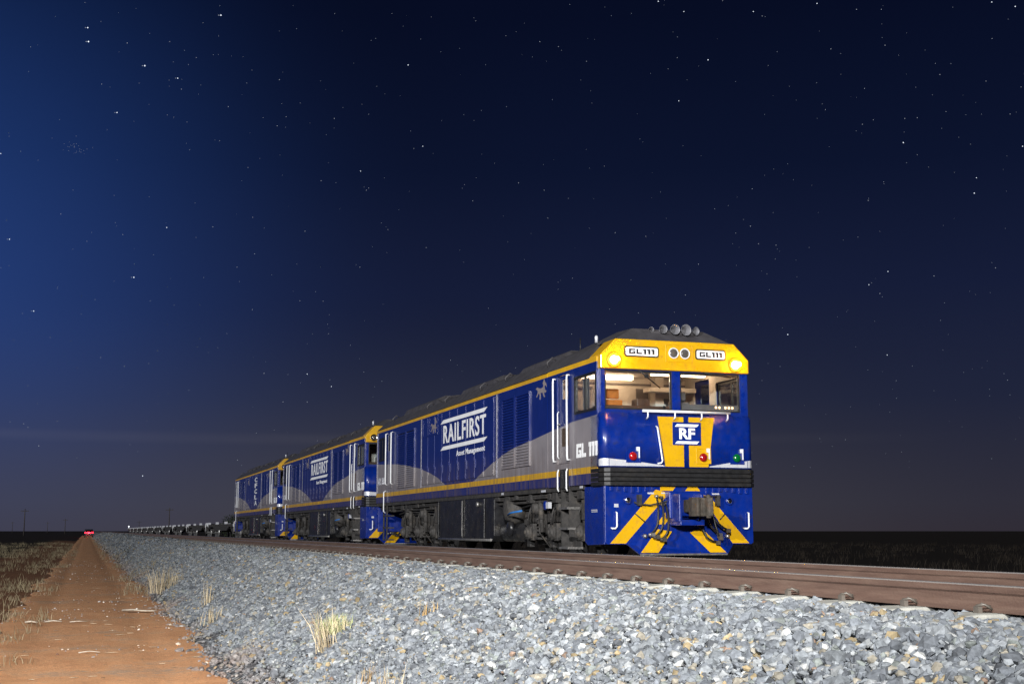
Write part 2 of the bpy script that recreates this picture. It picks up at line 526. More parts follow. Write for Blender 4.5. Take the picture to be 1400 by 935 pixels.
def make_locomotive():
    L = thing('locomotive', '', '')
    lv = M['livery']

    # --- long hood
    b = MB()
    b.prism([(-HW, 1.34), (HW, 1.34), (HW, 3.56), (-HW, 3.56)], 'y', 2.72, 18.25)
    body = b.build('body', lv, L, .03)
    # engine room doors, a little proud of the side, with gaps between them
    ys = [6.15, 6.9, 7.62, 8.34, 9.06, 9.78, 10.5, 11.22, 11.9, 12.55]
    for sx in (-1, 1):
        for i in range(len(ys) - 1):
            d = MB()
            y0, y1 = ys[i] + .02, ys[i + 1] - .02
            d.box(sx * HW, sx * (HW + .018), y0, y1, 1.72, 3.44)
            o = d.build('engine_door', lv, L, .006)
            h = MB()
            for z in (1.8, 2.16, 3.38): h.box(sx * (HW + .018), sx * (HW + .032), y0 + .01, y0 + .05, z - .045, z + .045)
            h.box(sx * (HW + .018), sx * (HW + .034), y1 - .06, y1 - .03, 1.95, 2.15)
            build_each(h, 'hinge', lv, o)
    b = MB()
    for sx in (-1, 1):
        for y in (5.98, 12.64, 18.1):
            b.box(sx * HW, sx * (HW + .02), y - .012, y + .012, 1.66, 3.46)
    build_each(b, 'seam_strip', M['seam'], L)
    # louvre panels
    def louvre(y0, y1, z0, z1, sx, name='louvre_panel', step=.058):
        q = MB()
        q.plate('x', sx * HW, sx * (HW + .03), y0, y1, z0, z1, [(y0 + .05, y1 - .05, z0 + .05, z1 - .05)])
        q.box(sx * (HW - .001), sx * (HW + .005), y0 + .05, y1 - .05, z0 + .05, z1 - .05, 1)
        z = z0 + .06
        while z < z1 - .08:
            xa, xb = sx * (HW + .004), sx * (HW + .028)
            q.add([(xa, y0 + .04, z + step * .8), (xb, y0 + .04, z), (xb, y0 + .04, z + .012), (xa, y0 + .04, z + step * .8 + .012),
                   (xa, y1 - .04, z + step * .8), (xb, y1 - .04, z), (xb, y1 - .04, z + .012), (xa, y1 - .04, z + step * .8 + .012)],
                  [(0, 1, 2, 3), (7, 6, 5, 4), (0, 4, 5, 1), (1, 5, 6, 2), (2, 6, 7, 3), (3, 7, 4, 0)], 0)
            z += step
        return q.build(name, [lv, M['black']], L)
    for sx in (-1, 1):
        louvre(3.76, 4.67, 1.82, 3.32, sx); louvre(4.71, 5.6, 1.82, 3.32, sx)
        louvre(13.35, 14.35, 1.72, 3.3, sx); louvre(14.4, 15.4, 1.72, 3.3, sx)
        q = MB()
        q.plate('x', sx * HW, sx * (HW + .025), 10.9, 12.5, 2.95, 3.46, [(11.0, 11.7, 3.0, 3.42), (11.75, 12.4, 3.0, 3.42)])
        q.box(sx * HW, sx * (HW + .006), 11.0, 12.4, 3.0, 3.42, 1)
        q.build('filter_grille', [lv, M['bogie_dark']], L)

    # --- roof
    b = MB()
    prof = [(-HW, 3.565), (HW, 3.565), (1.17, 3.84), (.72, 4.03), (-.72, 4.03), (-1.17, 3.84)]
    b.prism(prof, 'y', 2.9, 18.25)
    roof = b.build('roof', M['roof'], L, .02)
    for i, (y0, y1, z1, w_) in enumerate(((3.4, 5.7, 4.16, 1.0), (6.3, 7.6, 4.13, .8), (8.0, 10.6, 4.19, .95), (11.2, 12.4, 4.12, .8), (12.9, 16.4, 4.2, 1.02))):
        h = MB()
        z1 -= .05
        pf_ = [(-w_, 3.86), (w_, 3.86), (w_ - .04, z1 - .1), (w_ - .25, z1), (-w_ + .25, z1), (-w_ + .04, z1 - .1)]
        lo_ = [(x, min(z, 3.88)) for x, z in pf_]
        ring = [[(x, y0 - .5, z) for x, z in lo_], [(x, y0, z) for x, z in pf_], [(x, y1, z) for x, z in pf_], [(x, y1 + .4, z) for x, z in lo_]]
        h.add(sum(ring, []), [(k * 6 + i, k * 6 + (i + 1) % 6, k * 6 + 6 + (i + 1) % 6, k * 6 + 6 + i) for k in range(3) for i in range(6)])
        for yy in np.arange(y0 + .02, y1, (y1 - y0 - .04) / max(1, round((y1 - y0) / 1.1)) - 1e-6):
            h.box(-w_ + .27, w_ - .27, yy - .02, yy + .02, z1 - .004, z1 + .012)
        hh_ = h.build('roof_hatch', M['roof'], roof, .008)
        if i in (0, 2, 4):
            for yy in np.arange(y0 + .6, y1 - .4, 1.2):
                q = MB(); q.lathe((0, yy, z1 + .0125), (0, 0, 1), [(0, .46), (.05, .46), (.055, .43), (.02, .42)], 28)
                for t_ in range(6):
                    q.box(-.42, .42, yy - .3 + t_ * .12, yy - .285 + t_ * .12, z1 + .025, z1 + .04)
                q.build('cooling_fan', M['bogie_dark'], hh_)
    h = MB()
    for sx in (-1, 1):
        for y in (3.2, 5.9, 7.8, 10.9, 12.7, 16.8): h.tube([(sx * 1.28, y, 3.74), (sx * 1.31, y, 3.82), (sx * 1.2, y, 3.93), (sx * 1.12, y, 3.88)], .018, 6)
    build_each(h, 'lifting_eye', M['roof'], roof)
    h = MB()
    h.lathe((0, 9.3, 4.15), (0, 0, 1), [(0, .3), (.14, .28), (.16, .26), (.05, .24)], 20)
    h.build('exhaust', M['bogie_dark'], roof)

    # --- cab
    b = MB()
    for sx in (-1, 1):
        b.plate('x', sx * (HW - .04), sx * HW, .2, 2.72, 1.34, 3.56, [(.22, 1.29, 2.62, 3.31), (1.56, 2.2, 1.76, 3.42)])
    build_each(b, 'cab_side', lv, L)
    b = MB()
    b.plate('y', .16, .2, -1.43, 1.43, 2.5, 3.36, [(-1.36, -.07, 2.63, 3.33), (.09, 1.28, 2.63, 3.33)])
    b.plate('y', .10, .16, -1.43, 1.43, 2.56, 3.36, [(-1.36, -.07, 2.63, 3.33), (.09, 1.28, 2.63, 3.33)])
    fw = b.build('windscreen_frame', M['blue'], L)
    g = MB()
    for u0, u1 in ((-1.36, -.07), (.09, 1.28)):
        for q in ((u0, u0 + .03, 2.63, 3.33), (u1 - .03, u1, 2.63, 3.33), (u0 + .03, u1 - .03, 2.63, 2.66), (u0 + .03, u1 - .03, 3.29, 3.33)):
            g.box(q[0], q[1], .115, .155, q[2], q[3])
    g.build('window_seal', M['black'], fw)
    for u0, u1 in ((-1.33, -.10), (.12, 1.25)):
        g = MB(); g.box(u0, u1, .13, .138, 2.66, 3.29); g.build('windscreen', M['glass'], L)
    # wiper on the left pane
    g = MB(); g.tube([(-.72, .09, 3.34), (-.5, .085, 3.17), (-.3, .095, 3.03)], .012, 6)
    g.box(-.6, -.53, .07, .1, 3.2, 3.27)
    g.build('wiper', M['black'], L)
    g = MB(); g.tube([(.55, .09, 3.34), (.83, .09, 3.3), (1.1, .1, 3.26)], .011, 6); g.build('wiper', M['black'], L)
    for sx in (-1, 1):
        g = MB()
        g.plate('x', sx * (HW - .02), sx * (HW + .008), .22, 1.29, 2.62, 3.31, [(.27, .72, 2.67, 3.26), (.77, 1.24, 2.67, 3.26)])
        sw = g.build('side_window', M['black'], L)
        g = MB(); g.box(sx * (HW - .018), sx * (HW - .012), .27, .72, 2.67, 3.26); g.box(sx * (HW - .018), sx * (HW - .012), .77, 1.24, 2.67, 3.26)
        g.build('pane', M['glass'], sw)
        g = MB()
        g.plate('x', sx * (HW - .035), sx * (HW - .015), 1.57, 2.19, 1.77, 3.41, [(1.64, 1.99, 2.96, 3.33)])
        d = g.build('cab_door', lv, L)
        g = MB(); g.box(sx * (HW - .03), sx * (HW - .024), 1.64, 1.99, 2.96, 3.33); g.build('pane', M['glass'], d)
        g = MB(); g.box(sx * (HW - .016), sx * (HW - .008), 1.64, 1.98, 2.08, 2.42); g.build('kick_plate', M['door_bronze'], d)
        g = MB(); g.tube([(sx * (HW - .01), 2.1, 2.5), (sx * (HW + .03), 2.1, 2.5), (sx * (HW + .03), 1.98, 2.5)], .012, 6); g.build('handle', M['steel'], d)
        for y in (1.53, 2.27):
            g = MB()
            g.tube([(sx * HW, y, 3.38), (sx * (HW + .055), y, 3.38), (sx * (HW + .06), y, 3.3), (sx * (HW + .06), y, 1.9), (sx * (HW + .055), y, 1.82), (sx * HW, y, 1.82)], .0185, 8)
            g.build('handrail', M['white'], L)
        g = MB(); g.tube([(sx * (HW + .004), 2.1, 2.75), (sx * (HW + .03), 2.1, 2.72), (sx * (HW + .03), 2.1, 1.9), (sx * (HW + .004), 2.1, 1.86)], .012, 6)
        g.build('grab_rail', M['white'], L)
        # rear crew door with rails and window
        g = MB()
        g.box(sx * HW, sx * (HW + .012), 16.1, 16.65, 1.76, 3.42)
        d = g.build('rear_door', lv, L, .006)
        g = MB(); g.box(sx * (HW + .012), sx * (HW + .02), 16.2, 16.55, 2.85, 3.3); g.build('pane', M['dark_glass'], d)
        for y in (16.02, 16.72):
            g = MB(); g.tube([(sx * HW, y, 3.38), (sx * (HW + .06), y, 3.36), (sx * (HW + .06), y, 1.9), (sx * HW, y, 1.86)], .02, 8)
            g.build('handrail', M['white'], L)
        g = MB(); g.plate('x', sx * HW, sx * (HW + .012), 17.0, 17.85, 2.6, 3.3, [(17.06, 17.4, 2.66, 3.24), (17.44, 17.79, 2.66, 3.24)])
        g.box(sx * HW, sx * (HW + .005), 17.06, 17.79, 2.66, 3.24, 1)
        g.build('rear_window', [M['black'], M['dark_glass']], L)

    # brow over the windscreen, yellow
    b = MB()
    b.prism([(-1.45, 3.34), (1.45, 3.34), (1.45, 3.58), (1.16, 3.875), (-1.16, 3.875), (-1.45, 3.58)], 'y', .06, .6)
    brow = b.build('brow', M['yellow'], L, .02)
    b = MB()
    r0 = [(-1.47, .6, 3.565), (-1.16, .6, 3.86), (1.16, .6, 3.86), (1.47, .6, 3.565)]
    b.add([(-1.14, .12, 3.876), (1.14, .12, 3.876), (1.12, 1.0, 3.876), (-1.12, 1.0, 3.876), (-.7, .38, 4.12), (.7, .38, 4.12), (.72, 1.0, 4.14), (-.72, 1.0, 4.14),
           (-.72, 3.0, 4.06), (.72, 3.0, 4.06), (1.17, 3.0, 3.84), (-1.17, 3.0, 3.84), (-1.47, .6, 3.562), (1.47, .6, 3.562), (1.47, 2.95, 3.562), (-1.47, 2.95, 3.562)],
          [(0, 1, 5, 4), (4, 5, 6, 7), (7, 6, 9, 8), (0, 4, 7, 3), (1, 2, 6, 5), (3, 7, 8, 11), (2, 10, 9, 6), (12, 3, 11, 15), (13, 14, 10, 2), (12, 13, 2, 3), (8, 9, 10, 11), (15, 11, 10, 14)])
    b.build('cab_roof', M['roof'], L)
    # five horns on the roof edge
    hb = MB(); hb.box(-.36, .52, .3, .46, 3.98, 4.08); hb.tube([(-.34, .42, 4.1), (.5, .42, 4.1)], .02, 6)
    hb.build('horn_bracket', M['roof'], L, .01)
    for x, r, dx, yy in ((-.3, .045, -.2, .3), (-.15, .075, -.05, .22), (.05, .092, 0, .18), (.26, .1, .02, .18), (.43, .075, .22, .24)):
        g = MB()
        ax = Vector((dx, -1, .02))
        g.lathe((x, yy + .3, 4.1), ax, [(-.1, .03), (0, .025), (.16, r * .42), (.26, r * .72), (.31, r), (.315, r * 1.03), (.3, r * .9), (.2, r * .45), (.05, .01)], 18)
        g.build('horn', M['horn'], L)
    g = MB(); g.lathe((-.9, 1.6, 4.02), (0, 0, 1), [(0, .03), (.06, .03), (.09, .035), (.12, .03), (.14, .01)], 12); g.build('roof_antenna', M['silver'], L)
    g = MB(); g.tube([(-.6, 3.2, 4.0), (-.6, 3.2, 4.35)], .012, 6); g.build('whip_antenna', M['black'], L)

    # number boards
    for u0, u1 in ((-1.0, -.34), (.38, .98)):
        c = (u0 + u1) / 2; hw, hh = (u1 - u0) / 2, .095; zc = 3.655
        def rr(hw, hh, r):
            p = []
            for k, (sx, sz) in enumerate(((1, 1), (-1, 1), (-1, -1), (1, -1))):
                for j in range(5):
                    an = R(90 * k + 22.5 * j)
                    p.append((c + sx * (hw - r) + math.cos(an) * r, zc + sz * (hh - r) + math.sin(an) * r))
            return p
        g = MB(); g.prism(rr(hw, hh, .045), 'y', .06, .045)
        nb = g.build('number_board', M['black'], L)
        g = MB(); g.prism(rr(hw - .022, hh - .022, .03), 'y', .045, .041); g.build('board_face', M['decal'], nb)
        g = MB(); block_text(g, 'GL111', front(.041), c - hw * .74, c + hw * .74, zc - .045, zc + .045, .003)
        g.build('number', M['black'], nb)
    # centre lamps (off) in a panel, outer headlights
    g = MB(); g.plate('y', .06, .05, -.2, .33, 3.5, 3.81, [(-.19, .32, 3.51, 3.8)]); g.build('lamp_panel', M['yellow'], L)
    for x in (-.05, .17):
        g = MB(); g.lathe((x, .06, 3.655), (0, -1, 0), [(0, .098), (.022, .098), (.026, .088), (.02, .082), (.004, .07)], 22)
        o = g.build('centre_headlight', M['white'], L)
        g = MB(); g.lathe((x, .05, 3.655), (0, -1, 0), [(0, .078), (.01, .078), (.018, .05), (.02, .0)], 18); g.build('lens', M['lamp_off'], o)
    for x in (-1.2, 1.17):
        g = MB(); g.lathe((x, .06, 3.49), (0, -1, 0), [(0, .125), (.03, .125), (.035, .112), (.0, .1)], 24)
        o = g.build('headlight', M['yellow'], L)
        g = MB(); g.lathe((x, .056, 3.49), (0, -1, 0), [(0, .121), (.02, .12), (.022, .1), (.006, .07)], 24); g.build('lamp_reflector', M['chrome'], o)
        g = MB(); g.lathe((x, .055, 3.49), (0, -1, 0), [(0, .074), (.02, .073), (.042, .055), (.055, .028), (.058, .0)], 20)
        g.build('headlight_lens', M['lamp_off'], o)

    # --- nose
    b = MB()
    arc = [(1.34 + .13 * math.sin(R(t)), .13 - .13 * math.cos(R(t))) for t in range(0, 91, 10)]
    plan = [(-HW, .5)] + [(-x, y) for x, y in reversed(arc)] + arc + [(HW, .5)]
    b.prism(plan, 'z', 1.62, 2.52)
    for i_ in range(len(b.sm)): b.sm[i_] = 2 <= i_ < 2 + len(plan)
    nv = len(plan)
    top = [(x, y, 2.52) for x, y in plan] + [(x * .985, y * .6 + .06 if y < .3 else y, 2.575) for x, y in plan]
    b.add(top, [(i, i + 1, nv + i + 1, nv + i) for i in range(nv - 1)] + [tuple(range(nv, 2 * nv))], 0)
    nose = b.build('nose', M['blue'], L)
    f = front(-.001)
    def overlay(name, polys, mat, y=-.001, t=.004, parent=nose, grow=None):
        q = MB()
        for p in polys: q.prism(p, 'y', y, y - t)
        return build_each(q, name, mat, parent)
    overlay('yellow_stripe', [[(-.41, 2.515), (.09, 2.515), (.09, 1.64), (-.27, 1.64)], [(.19, 2.515), (.69, 2.515), (.56, 1.64), (.19, 1.64)]], M['yellow'])
    overlay('silver_stripe', [[(-1.33, 1.64), (-.29, 1.64), (-.29, 1.66), (-1.0, 1.74), (-1.33, 1.765)], [(.58, 1.64), (1.33, 1.64), (1.33, 1.76), (1.05, 1.735), (.58, 1.655)]], M['silver'])
    q = MB()
    for sx in (-1, 1):
        pl = [(sx * (1.34 + .1335 * math.sin(R(t))), .13 - .1335 * math.cos(R(t))) for t in (0, 22.5, 45, 67.5, 90)]
        zt = [1.765, 1.77, 1.77, 1.765, 1.755]
        vs = [(x, y, 1.64) for x, y in pl] + [(x, y, z) for (x, y), z in zip(pl, zt)]
        q.add(vs, [(i, i + 1, 6 + i, 5 + i) for i in range(4)])
    build_each(q, 'corner_stripe', M['silver'], nose)
    # the RF sign
    g = MB(); g.box(-.125, .425, -.005, -.014, 2.02, 2.425); sign = g.build('company_sign', M['blue'], L)
    g = MB(); fr = front(-.0142)
    text_mb(g, 'RF', fr, -.0, .305, 2.125, 2.32, .004, 0, .035)
    for z in (2.355, 2.055):
        q = [(-.085, z - .012), (.34, z - .012), (.385, z + .035), (-.04, z + .035)]
        g.prism(q, 'y', -.0142, -.0182)
    g.build('letters', M['decal'], sign)
    # white grab rail over the nose, and the long white rail left of the yellow panel
    g = MB(); g.tube([(-.72, -.07, 2.6), (.98, -.07, 2.6)], .024, 8)
    for x in (-.62, -.1, .42, .93): g.tube([(x, -.07, 2.6), (x, -.07, 2.5), (x, -.005, 2.46)], .015, 6)
    g.build('front_handrail', M['white'], L)
    g = MB(); g.tube([(-.44, -.002, 2.34), (-.43, -.04, 2.32), (-.34, -.04, 1.74), (-.36, -.03, 1.7), (-.42, -.002, 1.69)], .016, 6)
    g.build('front_grab_rail', M['white'], L)
    # tail and marker lamps in their recesses
    for x, mat, bk in ((-.89, 'red', 'black'), (.46, 'red', 'yellow'), (1.12, 'green', 'black')):
        g = MB()
        g.plate('y', -.005, -.02, x - .13, x + .15, 1.7, 1.98, [(x - .11, x + .13, 1.72, 1.96)])
        g.box(x - .11, x + .13, -.004, -.008, 1.72, 1.96)
        o = g.build('marker_lamp', M[bk if bk == 'yellow' else 'blue'], L)
        g = MB(); g.lathe((x, -.008, 1.81), (0, -1, 0), [(0, .076), (.026, .074), (.045, .052), (.054, .018), (.055, 0)], 18); g.build('lens', M[mat], o)
        g = MB(); g.box(x + .1, x + .115, -.02, -.05, 1.78, 1.97); g.box(x + .06, x + .1, -.02, -.045, 1.9, 1.97); g.build('lamp_bracket', M['white'], o)

    # --- anticlimber and pilot
    b = MB()
    for k in range(4):
        z = 1.30 + k * .078
        pl = [(-1.48, .5), (-1.48, .1), (-1.44, -.03), (-1.35, -.09), (1.35, -.09), (1.44, -.03), (1.48, .1), (1.48, .5)]
        b.prism(pl, 'z', z, z + .066)
        b.prism([(x * .985, y + .03) for x, y in pl], 'z', z + .066, z + .078)
    b.build('anticlimber', M['black'], L, .008)
    b = MB()
    b.prism([(-1.42, 1.3), (1.42, 1.3), (1.42, .33), (1.38, .30), (.98, .30), (.6, .33), (-.6, .33), (-.98, .30), (-1.38, .30), (-1.42, .33)], 'y', .0, .05)
    for sx in (-1, 1): b.prism([(.05, 1.3), (.95, 1.3), (.95, .34), (.82, .28), (.05, .30)], 'x', sx * 1.38, sx * 1.42)
    pilot = b.build('pilot', M['blue'], L, .008)
    # plough: slopes forward from knee height to just above the rail
    b = MB()
    pf = [(-.62, -.02, .62), (.62, -.02, .62), (1.0, -.03, .30), (.8, -.2, .13), (-.86, -.2, .13), (-1.02, -.03, .30)]
    b.add(pf + [(x, y + .06, z) for x, y, z in pf], [(0, 1, 2, 3, 4, 5), (11, 10, 9, 8, 7, 6), (0, 6, 7, 1), (1, 7, 8, 2), (2, 8, 9, 3), (3, 9, 10, 4), (4, 10, 11, 5), (5, 11, 6, 0)])
    b.box(-.86, .8, -.205, -.185, .115, .145, 1)
    b.build('plough', [M['blue'], M['steel']], pilot)
    def py(z): return -.03 - max(0, (.62 - z)) / .49 * .18
    def slope_overlay(q, poly):
        vs = [(x, py(z) - .004 if z < .62 else -.026, z) for x, z in poly]
        vs2 = [(x, y + .003, z) for x, y, z in vs]
        n = len(poly)
        q.add(vs + vs2, [tuple(range(n)), tuple(range(2 * n - 1, n - 1, -1))] + [(i, (i + 1) % n, n + (i + 1) % n, n + i) for i in range(n)])
    overlay('chevron', [[(-1.33, .315), (-1.04, .315), (-.22, 1.17), (-.29, 1.2), (-.47, 1.24)]], M['yellow'], -.001, .004, pilot)
    overlay('chevron', [[(.18, 1.17), (.56, 1.14), (1.33, .315), (1.0, .315), (.54, .98)]], M['yellow'], -.001, .004, pilot)
    overlay('chevron_block', [[(-.38, 1.298), (-.08, 1.298), (-.14, 1.22), (-.38, 1.22)], [(.16, 1.298), (.33, 1.298), (.39, 1.22), (.1, 1.22)]], M['yellow'], -.001, .004, pilot)
    q = MB(); slope_overlay(q, [(-.85, .16), (-.52, .16), (-.2, .52), (-.46, .56)]); slope_overlay(q, [(.46, .16), (.77, .16), (.38, .58), (.14, .5)])
    build_each(q, 'plough_chevron', M['yellow'], pilot)
    overlay('chevron', [[(-.46, .64), (-.3, .64), (-.1, .86), (-.26, .88)], [(.24, .66), (.34, .62), (.2, .9), (.12, .82)]], M['yellow'], -.001, .004, pilot)
    # seams on the chevrons
    q = MB()
    for x0, z0, x1, z1 in ((-.86, .82, -.68, .68), (.76, .72, .86, .82)):
        q.tube([(x0, -.008, z0), (x1, -.008, z1)], .011, 6)
    build_each(q, 'chevron_seam', M['black'], pilot)
    for x in (-1.0, .95):
        g = MB(); g.lathe((x, .0, 1.05), (0, -1, 0), [(0, .075), (.03, .07), (.035, .055), (.03, .045)], 18)
        o = g.build('ditch_lamp', M['blue'], pilot)
        g = MB(); g.lathe((x, -.028, 1.05), (0, -1, 0), [(0, .052), (.012, .045), (.018, .02), (.019, 0)], 14); g.build('lens', M['chrome'], o)
    for sx, x in ((1, -1.22), (-1, 1.31)):
        g = MB(); g.tube([(x, -.005, .85), (x, -.05, .84), (x, -.05, .6), (x - .03, -.05, .57), (x - .08, -.05, .57), (x - .09, -.005, .58)], .016, 6)
        g.build('grab_handle', M['white'], pilot)
    # stencil plates
    g = MB(); g.box(-1.25, -1.17, -.001, -.004, .93, .99); g.box(-.62, -.5, -.001, -.006, 1.16, 1.19); g.box(-.36, -.26, -.001, -.006, 1.17, 1.19); g.box(.62, .76, -.001, -.006, 1.16, 1.185)
    build_each(g, 'stencil', M['silver'], pilot)
    g = MB()
    for z in (.86, .89): g.box(-1.421, -1.424, .35, .62, z - .008, z + .008)
    build_each(g, 'side_stencil', M['silver'], pilot)
    # coupler
    g = MB()
    g.box(-.3, .3, -.02, -.2, .74, 1.2); g.box(-.24, .24, -.2, -.34, .78, 1.1); g.box(-.26, -.2, -.02, -.5, .68, 1.16); g.box(.2, .26, -.02, -.4, .68, 1.16)
    g.box(-.24, .22, -.02, -.5, .62, .72)
    cp = g.build('coupler_pocket', M['blue'], L, .015)
    g = MB()
    g.box(-.1, .12, -.3, -.62, .84, 1.06)
    kn = [(-.11, -.55), (.2, -.55), (.23, -.72), (.21, -.86), (.12, -.84), (.1, -.74), (0, -.72), (-.03, -.86), (-.1, -.88), (-.14, -.74)]
    g.prism([(x, y) for x, y in kn], 'z', .77, 1.09)
    g.lathe((.15, -.79, .74), (0, 0, 1), [(0, .045), (.38, .045), (.4, .03)], 10)
    g.build('knuckle', M['coupler'], cp, .018)
    g = MB(); g.tube([(-.9, -.06, 1.02), (-.84, -.07, .99), (-.6, -.07, .97), (-.2, -.12, 1.06), (.2, -.12, 1.12), (.75, -.08, 1.13)], .014, 6)
    for x in (-.8, .7): g.box(x - .03, x + .03, -.0, -.1, .96, 1.15)
    g.build('uncoupling_rod', M['bogie_dark'], L)
    # brake hoses with gladhands
    hs = ((-.47, 1.12, -.62, .48, .0), (-.38, 1.1, -.55, .44, .05), (-.3, 1.0, -.45, .4, .1), (.33, 1.08, .66, .47, .0), (.42, 1.1, .8, .55, .05), (.5, 1.06, .62, .42, .1), (.28, .7, .6, .34, .04))
    for x0, z0, x1, z1, dy in hs:
        g = MB()
        pts = []
        for k in range(9):
            t = k / 8
            pts.append((x0 + (x1 - x0) * (t ** 1.6), -.05 - .16 * math.sin(t * 2.6) - dy * t, z0 + (z1 - z0) * t - .10 * math.sin(t * 3.14) * (1 if t > .4 else .4)))
        g.tube(pts, .019, 8)
        o = g.build('brake_hose', M['black'], L)
        g = MB(); g.lathe(pts[-1], (.6 if x1 > 0 else -.6, -.5, -.3), [(-.03, .022), (.03, .026), (.05, .032), (.07, .03), (.075, .0)], 10); g.box(pts[-1][0] - .025, pts[-1][0] + .045, pts[-1][1] - .07, pts[-1][1] - .02, pts[-1][2] - .05, pts[-1][2] + .02); g.lathe(pts[0], (0, -1, 0), [(-.05, .03), (.02, .03), (.03, .02)], 10)
        g.build('hose_fitting', M['coupler'] if dy else M['steel'], o)
    g = MB()
    for x in (-.36, -.22): g.lathe((x, -.02, .98), (0, -1, 0), [(0, .035), (.05, .035), (.06, .02)], 10)
    for x in (.72, .88, -.7): g.lathe((x, -.01, .44), (0, -1, 0), [(0, .04), (.06, .04), (.08, .02)], 10)
    build_each(g, 'air_cock', M['steel'], L)
    g = MB()                          # row of bolts and paint-worn brackets under the anticlimber
    for x in np.arange(-1.3, 1.35, .13):
        if -.45 < x < .45: continue
        g.box(x - .02, x + .02, -.001, -.03, 1.2 + .02 * math.sin(x * 9), 1.28)
    build_each(g, 'pilot_bracket', M['blue'], pilot)

    # --- underframe
    b = MB()
    for sx in (-1, 1):
        b.prism([(1.35, 1.22), (1.5, 1.34), (1.46, 1.345), (1.0, 1.345), (1.0, 1.22)] if 0 else [(.95, 1.26), (18.2, 1.26), (18.2, 1.34), (.95, 1.34)], 'x', sx * 1.38, sx * 1.44)
    b.box(-1.2, 1.2, .9, 18.2, 1.12, 1.338)
    b.build('underframe', M['bogie_dark'], L)
    b = MB()
    random.seed(5)
    for sx in (-1, 1):                # conduits, valves and pipe runs hung below the sill
        for z in (1.17, 1.21): b.tube([(sx * 1.36, 1.0, z), (sx * 1.36, 18, z)], .022, 6)
        b.tube([(sx * 1.3, 1.0, 1.1), (sx * 1.3, 17.5, 1.1)], .028, 6)
        y = 1.1
        while y < 17.8:
            h = random.uniform(.06, .2); wd = random.uniform(.08, .3)
            b.box(sx * 1.25, sx * random.uniform(1.36, 1.43), y, y + wd, 1.25 - h, 1.25)
            y += wd + random.uniform(.15, .5)
    b.build('pipe_run', M['bogie_dark'], L, .004)
    b = MB()
    for sx in (-1, 1):
        b.prism([(6.35, .42), (6.5, .3), (10.95, .3), (11.05, .42), (11.05, 1.2), (10.98, 1.27), (6.42, 1.27), (6.35, 1.2)], 'x', sx * .5, sx * 1.42)
        for y in (7.05, 8.8, 10.98): b.box(sx * 1.42, sx * 1.445, y - .03, y + .03, .36, 1.25)
    tank = b.build('fuel_tank', M['gloss_black'], L, .02)
    g = MB()
    for sx in (-1, 1):
        g.box(sx * 1.445, sx * 1.452, 8.785, 8.815, .4, 1.22)
        g.tube([(sx * 1.44, 6.5, .33), (sx * 1.44, 10.9, .33)], .03, 6)
        g.lathe((sx * 1.42, 7.5, 1.12), (sx, 0, 0), [(0, .06), (.05, .06), (.06, .045)], 12)
    g.build('tank_trim', M['steel'], tank)
    for sx in (-1, 1):
        g = MB()
        g.tube([(sx * 1.1, 5.15, .5), (sx * 1.1, 5.18, .5), (sx * 1.1, 6.25, .5), (sx * 1.1, 6.3, .5)], .2, 18)
        g.lathe((sx * 1.28, 5.5, .58), (sx, 0, 0), [(0, .16), (.08, .15), (.1, .1), (.12, .03)], 16)
        g.build('air_reservoir', M['gloss_black'], L)
        g = MB()
        g.lathe((sx * 1.05, 5.55, .98), (sx, 0, 0), [(0, .32), (.22, .32), (.24, .29), (.26, .29), (.27, .24), (.36, .22), (.38, .1), (.39, 0)], 24)
        g.build('blower_housing', M['bogie'], L)
        g = MB(); g.tube([(sx * 1.46, 5.25, .86), (sx * 1.5, 4.9, .9), (sx * 1.46, 4.35, .93)], .02, 6); g.build('blue_air_hose', M['cable_blue'], L)
        # cab steps
        g = MB()
        g.box(sx * 1.2, sx * 1.24, 1.62, 2.05, .2, 1.3)
        for y in (1.62, 2.03): g.box(sx * 1.2, sx * 1.46, y, y + .025, .18 if y > 1.9 else .42, 1.3)
        for z in (.2, .55, .92): g.box(sx * 1.2, sx * 1.5, 1.6, 2.07, z, z + .04, 1)
        st = g.build('cab_steps', [M['bogie_dark'], M['steel']], L)
        g = MB(); g.box(sx * 1.44, sx * 1.4765, 1.6, 2.06, 1.3, 1.66); g.build('step_recess', M['black'], st)
        g = MB()
        for y in (1.6, 2.06): g.tube([(sx * 1.5, y, 1.66), (sx * 1.52, y, 1.6), (sx * 1.52, y, 1.3), (sx * 1.5, y, 1.25)], .015, 6)
        g.build('step_rail', M['white'], st)
        g = MB()
        for z in (.25, .6, .95): g.box(sx * 1.2, sx * 1.45, 16.9, 17.35, z, z + .04)
        for y in (16.9, 17.33): g.box(sx * 1.4, sx * 1.44, y, y + .03, .25, 1.3)
        st = g.build('rear_steps', M['bogie_dark'], L)
        g = MB(); g.tube([(sx * 1.47, 16.9, 1.7), (sx * 1.53, 16.9, 1.66), (sx * 1.53, 16.9, 1.1), (sx * 1.47, 16.9, 1.05)], .018, 6); g.build('step_rail', M['white'], st)
        g = MB(); g.box(sx * 1.441, sx * 1.446, 2.95, 3.2, 1.27, 1.31); g.box(sx * 1.441, sx * 1.446, .98, 1.12, 1.285, 1.325); g.box(sx * 1.441, sx * 1.446, 5.6, 5.75, 1.285, 1.33)
        build_each(g, 'maker_plate', M['silver'], L)
    # rear headstock
    g = MB(); g.box(-1.4, 1.4, 18.2, 18.32, .5, 1.34); g.build('rear_headstock', M['blue'], L, .02)
    g = MB(); g.box(-.12, .12, 18.3, 19.1, .84, 1.06); g.build('rear_coupler', M['coupler'], L, .02)
    g = MB(); g.box(-.5, .5, 18.25, 18.75, 1.35, 3.4); g.build('gangway', M['black'], L, .05)

